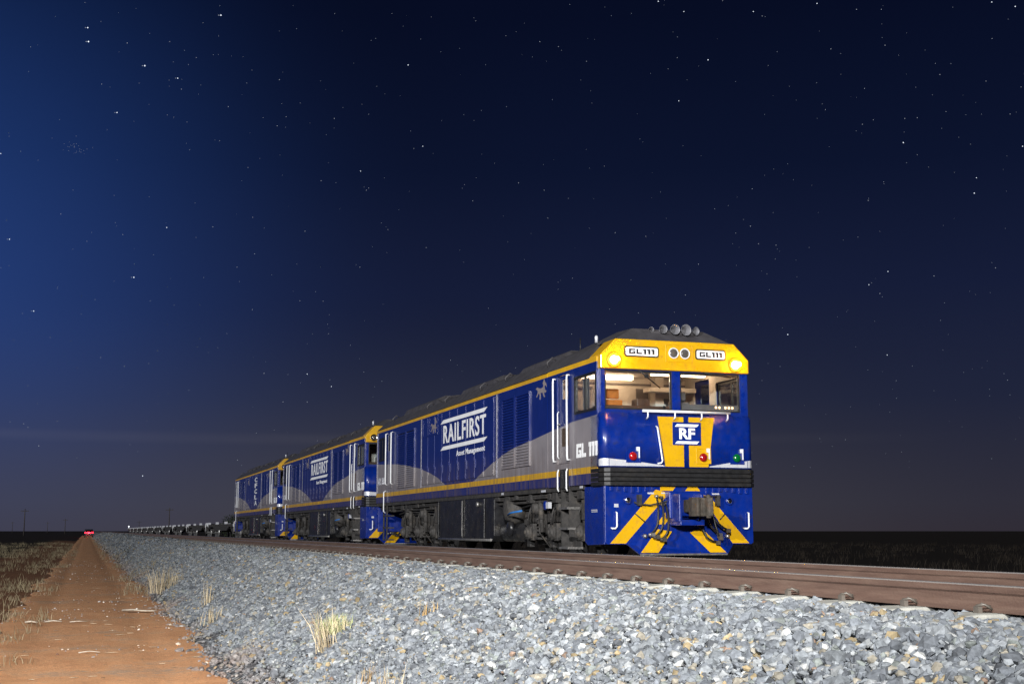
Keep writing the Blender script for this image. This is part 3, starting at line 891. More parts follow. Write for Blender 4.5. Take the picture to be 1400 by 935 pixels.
    # --- bogies
    def make_bogie(y0, axles, y1):
        bg = MB()
        for sx in (-1, 1):
            x0, x1 = sx * 1.02, sx * 1.16
            bg.prism([(y0, .78), (y0 + .12, .92), (y1 - .12, .92), (y1, .78), (y1, .66), (y1 - .25, .62)] +
                     sum([[(ya + .42, .62), (ya + .36, .70), (ya - .36, .70), (ya - .42, .62)] for ya in reversed(axles)], []) + [(y0 + .25, .62), (y0, .66)], 'x', x0, x1)
            for ya, yb in zip(axles[:-1], axles[1:]):
                ym = (ya + yb) / 2
                bg.box(sx * 1.0, sx * 1.2, ym - .28, ym + .28, .5, .66)
                bg.box(sx * 1.16, sx * 1.26, ym - .1, ym + .1, .6, 1.0)
        bg.box(-1.02, 1.02, y0 + .3, y1 - .3, .7, .92)
        bog = bg.build('bogie', M['bogie'], L, .012)
        for ya in axles:
            for sx in (-1, 1):
                g = MB()
                g.lathe((sx * .72, ya, .5), (sx, 0, 0), [(-.03, .53), (-.02, .53), (0, .5), (.07, .5), (.075, .43), (.05, .4), (.045, .2), (.08, .16), (.12, .12), (.2, .1)], 32)
                g.build('wheel', M['bogie_dark'], bog)
                g = MB()
                g.box(sx * 1.0, sx * 1.24, ya - .17, ya + .17, .34, .68)
                g.lathe((sx * 1.24, ya, .5), (sx, 0, 0), [(0, .15), (.05, .145), (.06, .11), (.1, .1), (.11, .05), (.13, .04)], 18)
                for dy in (-.1, .1):
                    for dz in (-.1, .1): g.box(sx * 1.24, sx * 1.262, ya + dy - .018, ya + dy + .018, .5 + dz - .018, .5 + dz + .018)
                g.build('axle_box', M['bogie'], bog, .01)
                for dy in (-.3, .3):
                    g = MB()
                    pts = [(sx * 1.12 + .07 * math.cos(t), ya + dy + .07 * math.sin(t), .40 + .36 * t / (2 * math.pi * 4.5)) for t in np.linspace(0, 2 * math.pi * 4.5, 46)]
                    g.tube(pts, .017, 5)
                    g.box(sx * 1.02, sx * 1.22, ya + dy - .1, ya + dy + .1, .36, .4)
                    g.build('spring', M['bogie_dark'], bog)
                g = MB()              # brake shoe, hanger and sand pipe
                g.prism([(ya + .56, .28), (ya + .66, .3), (ya + .68, .72), (ya + .6, .72), (ya + .53, .5)], 'x', sx * .72, sx * .86)
                g.tube([(sx * .9, ya + .62, .9), (sx * .9, ya + .64, .4)], .03, 6)
                g.tube([(sx * 1.22, ya - .5, .9), (sx * 1.22, ya - .52, .5), (sx * .95, ya - .56, .14)], .018, 6)
                build_each(g, 'brake_rigging', M['bogie'], bog)
        for sx in (-1, 1):
            for ym in [(a_ + b_) / 2 for a_, b_ in zip(axles[:-1], axles[1:])]:
                g = MB()
                g.lathe((sx * 1.2, ym + .2, .98), (sx, 0, 0), [(0, .13), (.1, .13), (.12, .1), (.16, .1), (.17, .03)], 16)
                g.tube([(sx * 1.26, ym + .33, .98), (sx * 1.3, ym + .5, .9), (sx * 1.24, ym + .6, .7)], .02, 6)
                g.build('brake_cylinder', M['bogie'], bog)
                g = MB(); g.tube([(sx * 1.3, ym - .2, .5), (sx * 1.3, ym - .12, 1.12)], .045, 8); g.tube([(sx * 1.3, ym - .17, .75), (sx * 1.3, ym - .12, 1.12)], .06, 8); g.build('damper', M['bogie'], bog)
            g = MB()
            g.box(sx * 1.12, sx * 1.36, y0 - .12, y0 + .3, .72, 1.2); g.prism([(y0 - .12, .72), (y0 + .3, .72), (y0 + .18, .5), (y0, .5)], 'x', sx * 1.14, sx * 1.34)
            g.build('sand_box', M['bogie'], bog, .015)
            g = MB()
            g.tube([(sx * 1.2, y0, 1.0), (sx * 1.24, axles[0] + .4, 1.06), (sx * 1.22, axles[1], 1.02), (sx * 1.25, axles[2] - .3, 1.07), (sx * 1.2, y1, 1.0)], .024, 6)
            g.tube([(sx * 1.18, y0 + .2, .96), (sx * 1.2, axles[1] - .3, .98), (sx * 1.19, y1 - .2, .95)], .018, 6)
            for ya in axles: g.tube([(sx * 1.22, ya - .05, 1.05), (sx * 1.27, ya, .85), (sx * 1.26, ya + .04, .66)], .018, 6)
            g.build('bogie_pipe', M['bogie_dark'], bog)
            # heavy gear case and motor nose filling the frame behind
            g = MB()
            for ya in axles:
                g.box(sx * .5, sx * .95, ya - .35, ya + .4, .25, .8)
                g.box(sx * .98, sx * 1.1, ya + .42, ya + .62, .2, .55)
            build_each(g, 'traction_motor', M['bogie_dark'], bog, .02)
        return bog
    make_bogie(.98, (1.62, 3.05, 4.45), 5.05)
    make_bogie(11.35, (12.1, 13.75, 15.4), 16.2)
    g = MB(); g.lathe((-1.3, 3.25, 1.02), (-1, 0, 0), [(0, .09), (.06, .085), (.07, .05)], 14, 0); g.box(-1.3, -1.37, 3.0, 3.14, .96, 1.08, 1)
    g.build('speed_sensor', [M['blue'], M['silver']], L)

    # --- lettering
    q = MB()
    s_ = side(-HW - .0195)
    text_mb(q, 'RAILFIRST', lambda u, v, h: s_(u, v, h), 10.35, 6.75, 2.67, 3.12, .004, 0, .016, 1.14)
    for z in (3.215, 2.555):
        q.prism([(10.62, z - .045), (6.88, z - .045), (6.62, z + .045), (10.36, z + .045)], 'x', -HW - .0195, -HW - .0235)
    text_mb(q, 'Asset Management', lambda u, v, h: s_(u, v, h), 9.15, 6.82, 2.26, 2.43, .004, 0, .006, 1.1)
    logo = q.build('company_logo', M['decal'], L)
    q = MB(); block_text(q, 'GL 111', side(-HW - .001), 1.2, .2, 1.83, 2.08, .005, 0, .06)
    q.build('running_number', M['decal'], L)
    q = MB(); block_text(q, 'GL 111', side(-HW - .001), 17.95, 17.15, 1.9, 2.1, .005)
    q.build('rear_number', M['silver'], L)
    hp = [(0, .55), (.06, .75), (.16, .86), (.22, 1.0), (.27, .92), (.36, .8), (.3, .72), (.3, .6), (.5, .56), (.7, .6), (.85, .68), (1.0, .6), (.9, .56), (.8, .46),
          (.86, .3), (.96, .2), (.9, .16), (.78, .28), (.7, .36), (.62, .2), (.66, .02), (.56, .0), (.54, .2), (.56, .34), (.36, .32), (.3, .16), (.2, .05), (.14, .1), (.24, .2), (.24, .34), (.1, .28), (.02, .36), (.06, .4), (.18, .44), (.2, .6), (.14, .68), (.06, .62)]
    for y0, y1, z0, z1, x in ((2.78, 3.42, 3.08, 3.5 - .035, -HW), (11.0, 11.6, 2.98, 3.4, -HW - .018)):
        q = MB(); q.prism([(y0 + (y1 - y0) * u, z0 + (z1 - z0) * v) for u, v in hp], 'x', x - .001, x - .005); q.build('horse_emblem', M['emblem'], L)

    # --- inside the cab
    b = MB()
    b.box(-1.42, 1.42, .22, 2.7, 1.6, 1.64, 1)
    b.box(-1.42, 1.42, .22, 2.7, 3.5, 3.54)
    b.box(-1.42, 1.42, 2.62, 2.66, 1.64, 3.5)
    b.box(.34, .6, 2.6, 2.619, 1.7, 3.3, 1); b.box(.9, 1.38, 2.6, 2.619, 1.7, 3.12, 1)
    b.box(-1.42, 1.42, 2.6, 2.618, 3.36, 3.4, 1)
    b.box(.66, .84, 2.4, 2.618, 1.64, 3.5); b.box(.4, 1.4, 2.1, 2.4, 3.2, 3.28)
    b.box(-1.36, -.6, 2.56, 2.618, 3.27, 3.31, 1)
    for sx in (-1, 1):
        b.plate('x', sx * 1.405, sx * 1.425, .22, 2.62, 1.64, 3.5, [(.22, 1.29, 2.62, 3.31), (1.56, 2.2, 1.76, 3.42)])
    b.plate('y', .202, .215, -1.4, 1.4, 1.64, 3.5, [(-1.36, -.07, 2.63, 3.33), (.09, 1.28, 2.63, 3.33)])
    cabin = b.build('cab_interior', [M['cream'], M['cabgrey']], L)
    g = MB(); g.box(-1.3, .05, 2.3, 2.616, 1.64, 2.82); g.build('locker', M['brown'], cabin, .01)
    g = MB(); g.box(-1.4, .0, .24, .62, 1.64, 2.72); g.box(-.62, -.36, .4, .66, 2.72, 2.86); g.build('assistant_desk', M['brown'], cabin, .02)
    g = MB(); g.box(.14, 1.38, .24, .72, 1.64, 2.78); g.build('driver_desk', M['cabgrey'], cabin, .02)
    g = MB()
    for x in (.86, .93, 1.05, 1.12, 1.19): g.lathe((x, .236, 2.73), (0, -1, 0), [(0, .022), (.004, .02)], 10)
    build_each(g, 'gauge_lamps', M['panel_lit'], cabin)
    g = MB(); g.box(-.32, -.12, .26, .4, 2.66, 2.76); g.lathe((-.16, .255, 2.7), (0, -1, 0), [(0, .035), (.02, .03)], 12, 1); g.build('radio_handset', [M['cream'], M['black']], cabin, .02)
    g = MB()
    for i in range(3):
        for j in range(3): g.box(-.46 + i * .055, -.42 + i * .055, 2.615, 2.6, 3.0 + j * .06, 3.045 + j * .06)
    g.box(-.24, -.21, 2.615, 2.6, 3.12, 3.17); g.box(-.24, -.21, 2.615, 2.6, 2.98, 3.03)
    g.build('switch_panel', M['black'], cabin)
    g = MB(); g.box(-.6, -.12, 2.607, 2.617, 2.93, 3.25); g.build('switch_backplate', M['white'], cabin)
    for x, mat in ((-.62, 'orange'), (.75, 'cabgrey')):
        g = MB(); g.box(x - .22, x + .22, 1.1, 1.55, 2.05, 2.15); g.box(x - .2, x + .2, 1.5, 1.6, 2.15, 2.95); g.box(x - .13, x + .13, 1.5, 1.58, 2.97, 3.15); g.tube([(x, 1.3, 1.64), (x, 1.3, 2.05)], .06, 8)
        g.build('seat', M[mat], cabin, .04)
    g = MB(); g.box(-1.38, .1, 2.2, 2.3, 3.42, 3.5); g.box(.2, 1.3, 1.5, 1.6, 3.44, 3.5); g.build('ceiling_lamp', M['lamp_off'], cabin)  # second tube added to brighten the right half of the cab
    g = MB(); g.box(-1.40, -1.385, .75, 1.05, 2.7, 3.25); g.build('curtain', M['cream'], cabin)
    return L, logo


proto, _logo = make_locomotive()
proto.location = (TRAIN_X, NOSE_Y, TRAIN_Z)
LGROUP = 'blue and grey diesel locomotives coupled in a row'
tag(proto, 'leading blue and grey diesel locomotive with yellow brow, lit headlights and lit cab', 'locomotive', LGROUP)
second = copy_tree(proto); second.location = (TRAIN_X, NOSE_Y + PITCH, TRAIN_Z)
tag(second, 'middle blue and grey locomotive, unlit, coupled behind the one with the lit headlights', 'locomotive', LGROUP)
third = copy_tree(proto); third.location = (TRAIN_X, NOSE_Y + 2 * PITCH, TRAIN_Z)
tag(third, 'rearmost unlit locomotive with vertical white lettering, coupled to the flat wagons', 'locomotive', LGROUP)


def walk(o):
    for ch in o.children:
        yield ch
        yield from walk(ch)


for ch in walk(proto):                       # only the leading engine has its lamps on
    kind = ch.name.split('.')[0]
    if kind == 'headlight_lens':
        ch.data = ch.data.copy(); ch.data.materials[0] = M['lamp']
    if kind == 'lamp_reflector':
        ch.data = ch.data.copy(); ch.data.materials[0] = M['bowl_halo']
    if kind == 'ceiling_lamp':
        ch.data = ch.data.copy(); ch.data.materials[0] = M['tube']
for o in (second, third):
    for ch in walk(o):
        if ch.name.split('.')[0] == 'gauge_lamps':
            ch.data = ch.data.copy(); ch.data.materials[0] = M['lamp_off']
        if ch.name.split('.')[0] == 'seat':
            ch.data = ch.data.copy(); ch.data.materials[0] = M['cabgrey']
for ch in list(walk(third)):
    kind = ch.name.split('.')[0]
    if kind == 'company_logo':
        q = MB()
        s3 = side(-HW - .0195)
        for i, c_ in enumerate('CFCLA'):
            z1 = 3.3 - i * .3
            text_mb(q, c_, lambda u, v, h: s3(u, v, h), 8.6, 7.6, z1 - .24, z1, .004, 0, .03)
        tmp = q.build('company_logo', M['decal'])
        ch.data = tmp.data
        bpy.data.objects.remove(tmp)
# lamp light inside the leading cab and thrown by its headlights
for nm, loc, en, col, rad in (('headlight_beam', (-1.2, -.10, 3.49), 26, (1, .30, .04), .04), ('headlight_beam', (1.17, -.10, 3.49), 26, (1, .30, .04), .04)):
    ld = bpy.data.lights.new(nm, 'POINT'); ld.energy = en; ld.color = col; ld.shadow_soft_size = rad
    lo = bpy.data.objects.new(nm, ld); C.objects.link(lo); lo.parent = proto; lo.location = loc
    lo.visible_camera = True

# ------------------------------------------------------------------ flat wagons behind the locomotives
def make_wagon():
    W = thing('flat_wagon', '', '')
    b = MB()
    n = 18.2
    for sx in (-1, 1):
        b.prism([(0, .98), (n, .98), (n, .8), (n - 3.6, .8), (n - 5.2, .55), (5.2, .55), (3.6, .8), (0, .8)], 'x', sx * 1.12, sx * 1.2)
        for y in np.arange(.6, n, 1.75): b.box(sx * 1.2, sx * 1.26, y, y + .06, .82, .97)
    for y in np.arange(0, n - .3, 1.3): b.box(-1.12, 1.12, y, y + .25, .8, .975)
    b.box(-.25, .25, .2, n - .2, .6, .9)
    b.build('wagon_frame', M['bogie_dark'], W)
    g = MB()
    for y in (.1, 6.0, 6.3, 12.0, 12.3, n - .25):
        for sx in (-1, 1): g.box(sx * 1.05, sx * 1.22, y, y + .16, .98, 1.13)
    build_each(g, 'container_lock', M['silver'], W)
    for y in (0, n - .06):
        g = MB(); g.box(-1.2, 1.2, y, y + .06, .72, 1.05); g.build('headstock', M['bogie_dark'], W)
    g = MB()
    for sx in (-1, 1):
        g.box(sx * 1.261, sx * 1.275, .3, .6, .8, .97); g.box(sx * 1.261, sx * 1.275, n - .6, n - .3, .8, .97)
        g.box(sx * 1.08, sx * 1.2, -.02, -.005, .88, 1.04)
        g.tube([(sx * 1.24, .1, .5), (sx * 1.26, .1, 1.1)], .02, 6)
    build_each(g, 'reflector', M['reflector'], W)
    for yc in (2.2, n - 2.2):
        g = MB()
        for sx in (-1, 1): g.prism([(yc - 1.2, .55), (yc - .4, .42), (yc + .4, .42), (yc + 1.2, .55), (yc + 1.2, .68), (yc - 1.2, .68)], 'x', sx * .95, sx * 1.08)
        g.box(-.95, .95, yc - .2, yc + .2, .45, .7)
        bo = g.build('bogie', M['bogie'], W)
        for dy in (-.9, .9):
            for sx in (-1, 1):
                q = MB(); q.lathe((sx * .72, yc + dy, .46), (sx, 0, 0), [(-.02, .48), (0, .46), (.08, .46), (.06, .38), (.06, .15), (.3, .1)], 18); q.build('wheel', M['steel'], bo)
    g = MB(); g.box(-.12, .12, -.7, .05, .75, .95); g.box(-.12, .12, n - .05, n + .7, .75, .95); g.build('coupler', M['coupler'], W)
    return W


WG = 'empty flat wagons behind the locomotives'
wag0 = make_wagon()
W_Y0 = NOSE_Y + 2 * PITCH + 20.2
for i in range(11):
    o = wag0 if i == 0 else copy_tree(wag0)
    o.location = (TRAIN_X, W_Y0 + i * 19.8, TRAIN_Z)
    if i == 0: tag(o, 'empty dark flat wagon with a glowing orange board, coupled directly behind the last locomotive', 'flat wagon', WG)
    elif i == 10: tag(o, 'empty flat wagon at the far end of the train, with a white tail light', 'flat wagon', WG)
    else: tag(o, '%s low empty flat wagon behind the last locomotive' % ('second third fourth fifth sixth seventh eighth ninth tenth'.split()[i - 1]), 'flat wagon', WG)
    lastw = o
q = MB(); q.lathe((-1.0, 18.3, 1.5), (0, -1, 0), [(0, .14), (.05, .14), (.08, .1), (.1, 0)], 12); q.box(-1.02, -.98, 18.2, 18.26, 1.0, 1.5); q.build('tail_light', M['marker'], lastw)
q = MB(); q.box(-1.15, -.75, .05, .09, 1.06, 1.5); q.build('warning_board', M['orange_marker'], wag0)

# ------------------------------------------------------------------ ground, path and ballast bed
def fbm(x, y, seed=0, octs=4, f=1.):
    """cheap value noise on numpy arrays"""
    out = np.zeros_like(x, dtype=float); amp = 1.; tot = 0
    for o in range(octs):
        X, Y = x * f, y * f
        xi, yi = np.floor(X).astype(np.int64), np.floor(Y).astype(np.int64)
        tx, ty = X - xi, Y - yi
        tx, ty = tx * tx * (3 - 2 * tx), ty * ty * (3 - 2 * ty)
        def h(a_, b_):
            n = (a_ * 374761393 + b_ * 668265263 + (seed + o) * 1442695041) & 0xffffffff
            n = ((n ^ (n >> 13)) * 1274126177) & 0xffffffff
            return ((n ^ (n >> 16)) & 0xffff) / 65535.
        v = (h(xi, yi) * (1 - tx) + h(xi + 1, yi) * tx) * (1 - ty) + (h(xi, yi + 1) * (1 - tx) + h(xi + 1, yi + 1) * tx) * ty
        out += amp * v; tot += amp; amp *= .5; f *= 2.03
    return out / tot


PROF_X = np.array([-50, 1.35, 1.55, 2.3, 3.05, 3.3, 3.6, 4.1, 6.7, 7.1, 7.6, 11.8, 12.1, 13.4, 13.8, 60])
PROF_Z = np.array([0, 0, .07, .50, .90, .985, 1.0, 1.0, .985, .93, .75, .75, .70, .06, 0, 0])


def ballast_z(x, y):
    toe = (fbm(np.asarray(x) * 0 + 3.3, np.asarray(y), 5, 3, .35) - .5) * .45
    xx = np.where(np.asarray(x) < 3.2, x - toe * np.clip((3.2 - x) / 1.6, 0, 1.2), x)
    return np.interp(xx, PROF_X, PROF_Z) + (fbm(np.asarray(x), np.asarray(y), 9, 3, .8) - .5) * .07 * (np.asarray(x) < 4)


def grid_mesh(name, xs, ys, zf, mat, z0=0.):
    X, Y = np.meshgrid(xs, ys, indexing='ij')
    Z = zf(X, Y) + z0
    nx, ny = len(xs), len(ys)
    v = np.stack([X, Y, Z], -1).reshape(-1, 3)
    i = np.arange((nx - 1) * (ny - 1)); a_ = (i // (ny - 1)) * ny + i % (ny - 1)
    f = np.stack([a_, a_ + ny, a_ + ny + 1, a_ + 1], -1)
    me = raw_mesh(name, v, f, mat)
    o = bpy.data.objects.new(name, me); C.objects.link(o)
    return o


def raw_mesh(name, v, f, mat, tone=None, smooth=True):
    me = bpy.data.meshes.new(name)
    k = f.shape[1]
    me.vertices.add(len(v)); me.vertices.foreach_set('co', np.ascontiguousarray(v, np.float32).ravel())
    me.loops.add(f.size); me.loops.foreach_set('vertex_index', np.ascontiguousarray(f, np.int32).ravel())
    me.polygons.add(len(f))
    me.polygons.foreach_set('loop_start', np.arange(0, f.size, k, dtype=np.int32))
    me.polygons.foreach_set('use_smooth', np.full(len(f), smooth))
    if tone is not None:
        at = me.attributes.new('tone', 'FLOAT_COLOR', 'FACE')
        at.data.foreach_set('color', np.ascontiguousarray(np.concatenate([tone, np.ones((len(tone), 1))], 1), np.float32).ravel())
    me.update(calc_edges=True)
    me.validate()
    me.materials.append(mat)
    return me


def ground_material():
    m, k, bs = new_mat('plain_soil')
    co = k.n('TexCoord').outputs['Object']
    s = k.n('SeparateXYZ'); k.l(co, s.inputs[0])
    n1 = k.noise(co, .12, 6, .65); n2 = k.noise(co, 2.2, 6, .7); n3 = k.noise(co, 30., 3)
    red = k.ramp(n2, [(.3, (.16, .075, .04, 1)), (.55, (.24, .115, .06, 1)), (.75, (.2, .14, .085, 1))])
    scrub = k.ramp(n2, [(.3, (.012, .009, .007, 1)), (.6, (.026, .02, .014, 1)), (.75, (.04, .03, .02, 1))])  # soil colour darkened where the light does not reach: both sides and far ahead
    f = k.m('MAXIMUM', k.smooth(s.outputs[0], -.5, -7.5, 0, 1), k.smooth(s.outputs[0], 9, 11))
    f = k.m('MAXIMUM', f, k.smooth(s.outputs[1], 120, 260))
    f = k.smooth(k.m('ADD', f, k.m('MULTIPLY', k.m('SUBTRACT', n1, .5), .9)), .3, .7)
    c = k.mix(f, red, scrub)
    c = k.mix(1., c, k.ramp(n3, [(.3, (.7, .7, .7, 1)), (.7, (1.2, 1.2, 1.2, 1))]), 'MULTIPLY')
    k.l(c, bs.inputs['Base Color'])
    bs.inputs['Roughness'].default_value = .95
    bs.inputs['Specular IOR Level'].default_value = .1
    set_bump(k, bs, k.m('ADD', n2, k.m('MULTIPLY', n3, .3)), .5, .05)
    return m


def path_material():
    m, k, bs = new_mat('red_dirt')
    co = k.n('TexCoord').outputs['Object']
    mp = k.n('Mapping'); k.l(co, mp.inputs[0]); mp.inputs['Scale'].default_value = (1.6, .25, 1)
    streak = k.noise(mp.outputs[0], 2.0, 6, .62)
    n2 = k.noise(co, 1.1, 6, .7); n3 = k.noise(co, 14., 5, .7); n4 = k.noise(co, 70., 2)
    c = k.ramp(n2, [(.25, (.46, .22, .11, 1)), (.5, (.62, .32, .16, 1)), (.75, (.54, .33, .20, 1))])
    c = k.mix(k.smooth(streak, .48, .7, 0, .55), c, (.58, .31, .16, 1))
    c = k.mix(k.smooth(n3, .5, .72, 0, .7), c, (.30, .17, .105, 1))
    c = k.mix(k.m('MULTIPLY', k.smooth(k.noise(co, .55, 5, .7), .52, .66, 0, .6), k.smooth(n3, .3, .6)), c, (.30, .25, .20, 1))
    v = k.n('TexVoronoi'); v.inputs['Scale'].default_value = 17; k.l(co, v.inputs['Vector'])
    grit = k.m('MULTIPLY', k.smooth(v.outputs['Distance'], .2, .1), k.smooth(k.noise(co, 1.7, 3), .45, .65))
    c = k.mix(grit, c, k.mix(k.noise(co, 9, 1), (.2, .19, .18, 1), (.55, .48, .4, 1)))
    c = k.mix(1., c, k.ramp(n4, [(.3, (.8, .8, .8, 1)), (.7, (1.15, 1.15, 1.15, 1))]), 'MULTIPLY')
    k.l(c, bs.inputs['Base Color'])
    bs.inputs['Roughness'].default_value = .95
    bs.inputs['Specular IOR Level'].default_value = .1
    set_bump(k, bs, k.m('ADD', k.m('MULTIPLY', n3, .6), k.m('ADD', k.m('MULTIPLY', n4, .25), grit)), .6, .03)
    return m


def bed_material():
    m, k, bs = new_mat('ballast_bed')
    co = k.n('TexCoord').outputs['Object']
    v = k.n('TexVoronoi'); v.inputs['Scale'].default_value = 13; k.l(co, v.inputs['Vector'])
    sp = k.n('SeparateColor'); k.l(v.outputs['Color'], sp.inputs[0])
    c = k.ramp(sp.outputs[0], [(0, (.13, .135, .14, 1)), (.3, (.19, .2, .21, 1)), (.6, (.23, .24, .25, 1)), (.85, (.29, .30, .30, 1)), (1, (.26, .22, .17, 1))])
    c = k.mix(k.smooth(v.outputs['Distance'], .3, .6), c, (.06, .06, .065, 1))
    k.l(c, bs.inputs['Base Color'])
    bs.inputs['Roughness'].default_value = .85
    set_bump(k, bs, k.m('SUBTRACT', 1, v.outputs['Distance']), .8, .05)
    return m


gx = np.unique(np.concatenate([-np.geomspace(4, 6000, 26)[::-1], np.linspace(-4, 20, 20), np.geomspace(20, 6000, 24)]))
gy = np.unique(np.concatenate([np.linspace(-80, 40, 30), np.geomspace(40, 9000, 40)]))
def gz(x, y):
    lft = np.clip((-1.4 - x) / 1.5, 0, 1) * .1 * (np.abs(x) < 60)
    return -.03 + lft + (fbm(x, y, 2, 3, .08) - .5) * .12 * (np.abs(x) < 80) * (x < -1.5) - .1 * (x > 16)
tag(grid_mesh('ground', gx, gy, gz, ground_material()), 'flat scrub plain reaching to the horizon, coloured dark where the light gives out', kind='structure')
px_ = np.linspace(-1.5, 2.0, 46)
py_ = np.concatenate([np.arange(-10, 40, .09), np.geomspace(40.1, 420, 140)])
def pz(x, y):
    rut = -.018 * (np.exp(-((x + .55) / .2) ** 2) + np.exp(-((x - .85) / .2) ** 2))
    edge = -.06 * np.clip((-.95 - x + (fbm(x, y, 21, 3, .5) - .5) * .7) / .35, 0, 1) ** 2
    return .004 + rut + edge + (fbm(x, y, 4, 4, 1.3) - .5) * .035 + (fbm(x, y, 14, 2, 7.) - .5) * .012
tag(grid_mesh('dirt_path', px_, py_, pz, path_material()), 'red dirt service path beside the ballast', kind='structure')
bx = np.concatenate([np.linspace(1.2, 4.2, 26), np.linspace(4.5, 14, 22)])
by = np.concatenate([np.arange(-6, 60, .25), np.geomspace(60.2, 700, 120)])
def bz(x, y): return ballast_z(x, y) - .026 * (np.asarray(x) < 4.3) - .012
tag(grid_mesh('ballast_bed', bx, by, bz, bed_material()), 'raised bed of grey crushed stone under both tracks', kind='structure')

# ------------------------------------------------------------------ crushed stones
ICO_V = []
ph = (1 + 5 ** .5) / 2
for a_ in (-1, 1):
    for b_ in (-ph, ph): ICO_V += [(0, a_, b_), (a_, b_, 0), (b_, 0, a_)]
ICO_V = np.array(ICO_V) / math.sqrt(1 + ph * ph)
_bm = bmesh.new()
for v_ in ICO_V: _bm.verts.new(v_)
bmesh.ops.convex_hull(_bm, input=_bm.verts)
_bm.verts.index_update()
ICO_F = np.array([[v_.index for v_ in f_.verts] for f_ in _bm.faces])
ICO_V = np.array([v_.co[:] for v_ in _bm.verts])
_bm.free()
OCT_V = np.array([(1, 0, 0), (-1, 0, 0), (0, 1, 0), (0, -1, 0), (0, 0, 1), (0, 0, -1)], float)
OCT_F = np.array([(0, 2, 4), (2, 1, 4), (1, 3, 4), (3, 0, 4), (2, 0, 5), (1, 2, 5), (3, 1, 5), (0, 3, 5)])


def rotations(n):
    q = RNG.normal(size=(n, 4)); q /= np.linalg.norm(q, axis=1)[:, None]
    w_, x, y, z = q.T
    return np.stack([1 - 2 * (y * y + z * z), 2 * (x * y - z * w_), 2 * (x * z + y * w_), 2 * (x * y + z * w_), 1 - 2 * (x * x + z * z), 2 * (y * z - x * w_),
                     2 * (x * z - y * w_), 2 * (y * z + x * w_), 1 - 2 * (x * x + y * y)], -1).reshape(n, 3, 3)


TONES = .575 * np.array([(.15, .165, .19), (.20, .22, .25), (.26, .285, .31), (.33, .355, .38), (.42, .44, .45), (.56, .57, .56), (.075, .082, .095), (.38, .34, .26), (.44, .33, .16), (.30, .185, .115), (.27, .30, .28)])
TONES = TONES * .78 + np.array([.128, .140, .152]) * .22
TONE_P = np.array([.16, .21, .21, .15, .09, .03, .06, .06, .03, .006, .05]); TONE_P /= TONE_P.sum()


def stones(P, size, V, F, tone=None):
    n = len(P)
    sc = size[:, None] * RNG.uniform(.55, 1.25, (n, 3))
    v = V[None] * (1 + RNG.uniform(-.28, .28, (n, len(V), 1))) * sc[:, None]
    v = np.einsum('nij,nkj->nki', rotations(n), v) * np.array([1, 1, .85]) + P[:, None]
    f = F[None] + (np.arange(n) * len(V))[:, None, None]
    if tone is None: tone = TONES[RNG.choice(len(TONES), n, p=TONE_P)] * RNG.uniform(.75, 1.2, (n, 1))
    # redder and dustier near the foot of the bank
    t = np.repeat(tone, len(F), 0) * RNG.uniform(.9, 1.1, (n * len(F), 1))
    return v.reshape(-1, 3), f.reshape(-1, 3), t


def bank_points(y0, y1, dens, x0=1.1, x1=4.56):
    n = int((x1 - x0) * (y1 - y0) * dens)
    x, y = RNG.uniform(x0, x1, n), RNG.uniform(y0, y1, n)
    lim = 1.60 + .2 * np.clip((20 - y) / 10, 0, 1) + (fbm(x * 0 + 3.3, y, 5, 3, .35) - .5) * .45 + (fbm(x, y, 31, 3, 1.7) - .5) * .5
    keep = (x > lim) | (RNG.uniform(size=n) < .16 * np.clip(1 - (lim - x) / .5, 0, 1))
    return x[keep], y[keep]


parts = []
for y0, y1, dens, sz, V, F in ((2.2, 13, 2000, .0195, ICO_V, ICO_F), (13, 26, 1350, .0225, ICO_V, ICO_F), (26, 60, 640, .029, OCT_V, OCT_F), (60, 130, 110, .062, OCT_V, OCT_F), (130, 300, 30, .1, OCT_V, OCT_F)):
    x, y = bank_points(y0, y1, dens)
    z = ballast_z(x, y)
    s_ = sz * np.clip(RNG.lognormal(0, .38, len(x)), .45, 2.4)
    z = z + RNG.uniform(-.032, .006, len(x))
    z = np.where((x > 4.22), np.minimum(z, .99) - .006, z - .004 * np.clip((x - 3.6) / .3, 0, 1))
    z = z - .03 * (fbm(x, y, 91, 2, 2.2) > .5) * (x > 4.1) * (x < 4.3)
    tone = TONES[RNG.choice(len(TONES), len(x), p=TONE_P)] * RNG.uniform(.75, 1.2, (len(x), 1))
    red = np.clip((1.75 - x + (fbm(x, y, 41, 3, 1.2) - .5) * .8) / .6, 0, 1)[:, None] * .55
    tone = tone * (1 - red) + np.array([.24, .15, .095]) * red
    parts.append(stones(np.stack([x, y, z], -1), s_, V, F, tone))
off = 0; vs, fs, ts = [], [], []
for v_, f_, t_ in parts:
    vs.append(v_); fs.append(f_ + off); ts.append(t_); off += len(v_)
o = bpy.data.objects.new('ballast_stones', raw_mesh('ballast_stones', np.concatenate(vs), np.concatenate(fs), M['stone'], np.concatenate(ts), False)); C.objects.link(o)
tag(o, 'loose blue grey crushed ballast stones covering the bank', kind='stuff')

# loose grit and pebbles on the path
n = 1700
x = RNG.uniform(-1.5, 1.7, n); y = 5 + 60 * RNG.uniform(size=n) ** 1.5
keep = fbm(x, y, 51, 3, .6) + (np.abs(x - .2) > 1.1) * .08 > .5
x, y = x[keep], y[keep]
z = pz(x, y)
pal = np.array([(.2, .2, .21), (.36, .34, .32), (.5, .42, .33), (.16, .09, .06), (.62, .58, .52)])
v_, f_, t_ = stones(np.stack([x, y, z + .004], -1), .011 * np.clip(RNG.lognormal(0, .5, len(x)), .4, 3.2), ICO_V, ICO_F, pal[RNG.choice(5, len(x), p=[.3, .25, .15, .22, .08])])
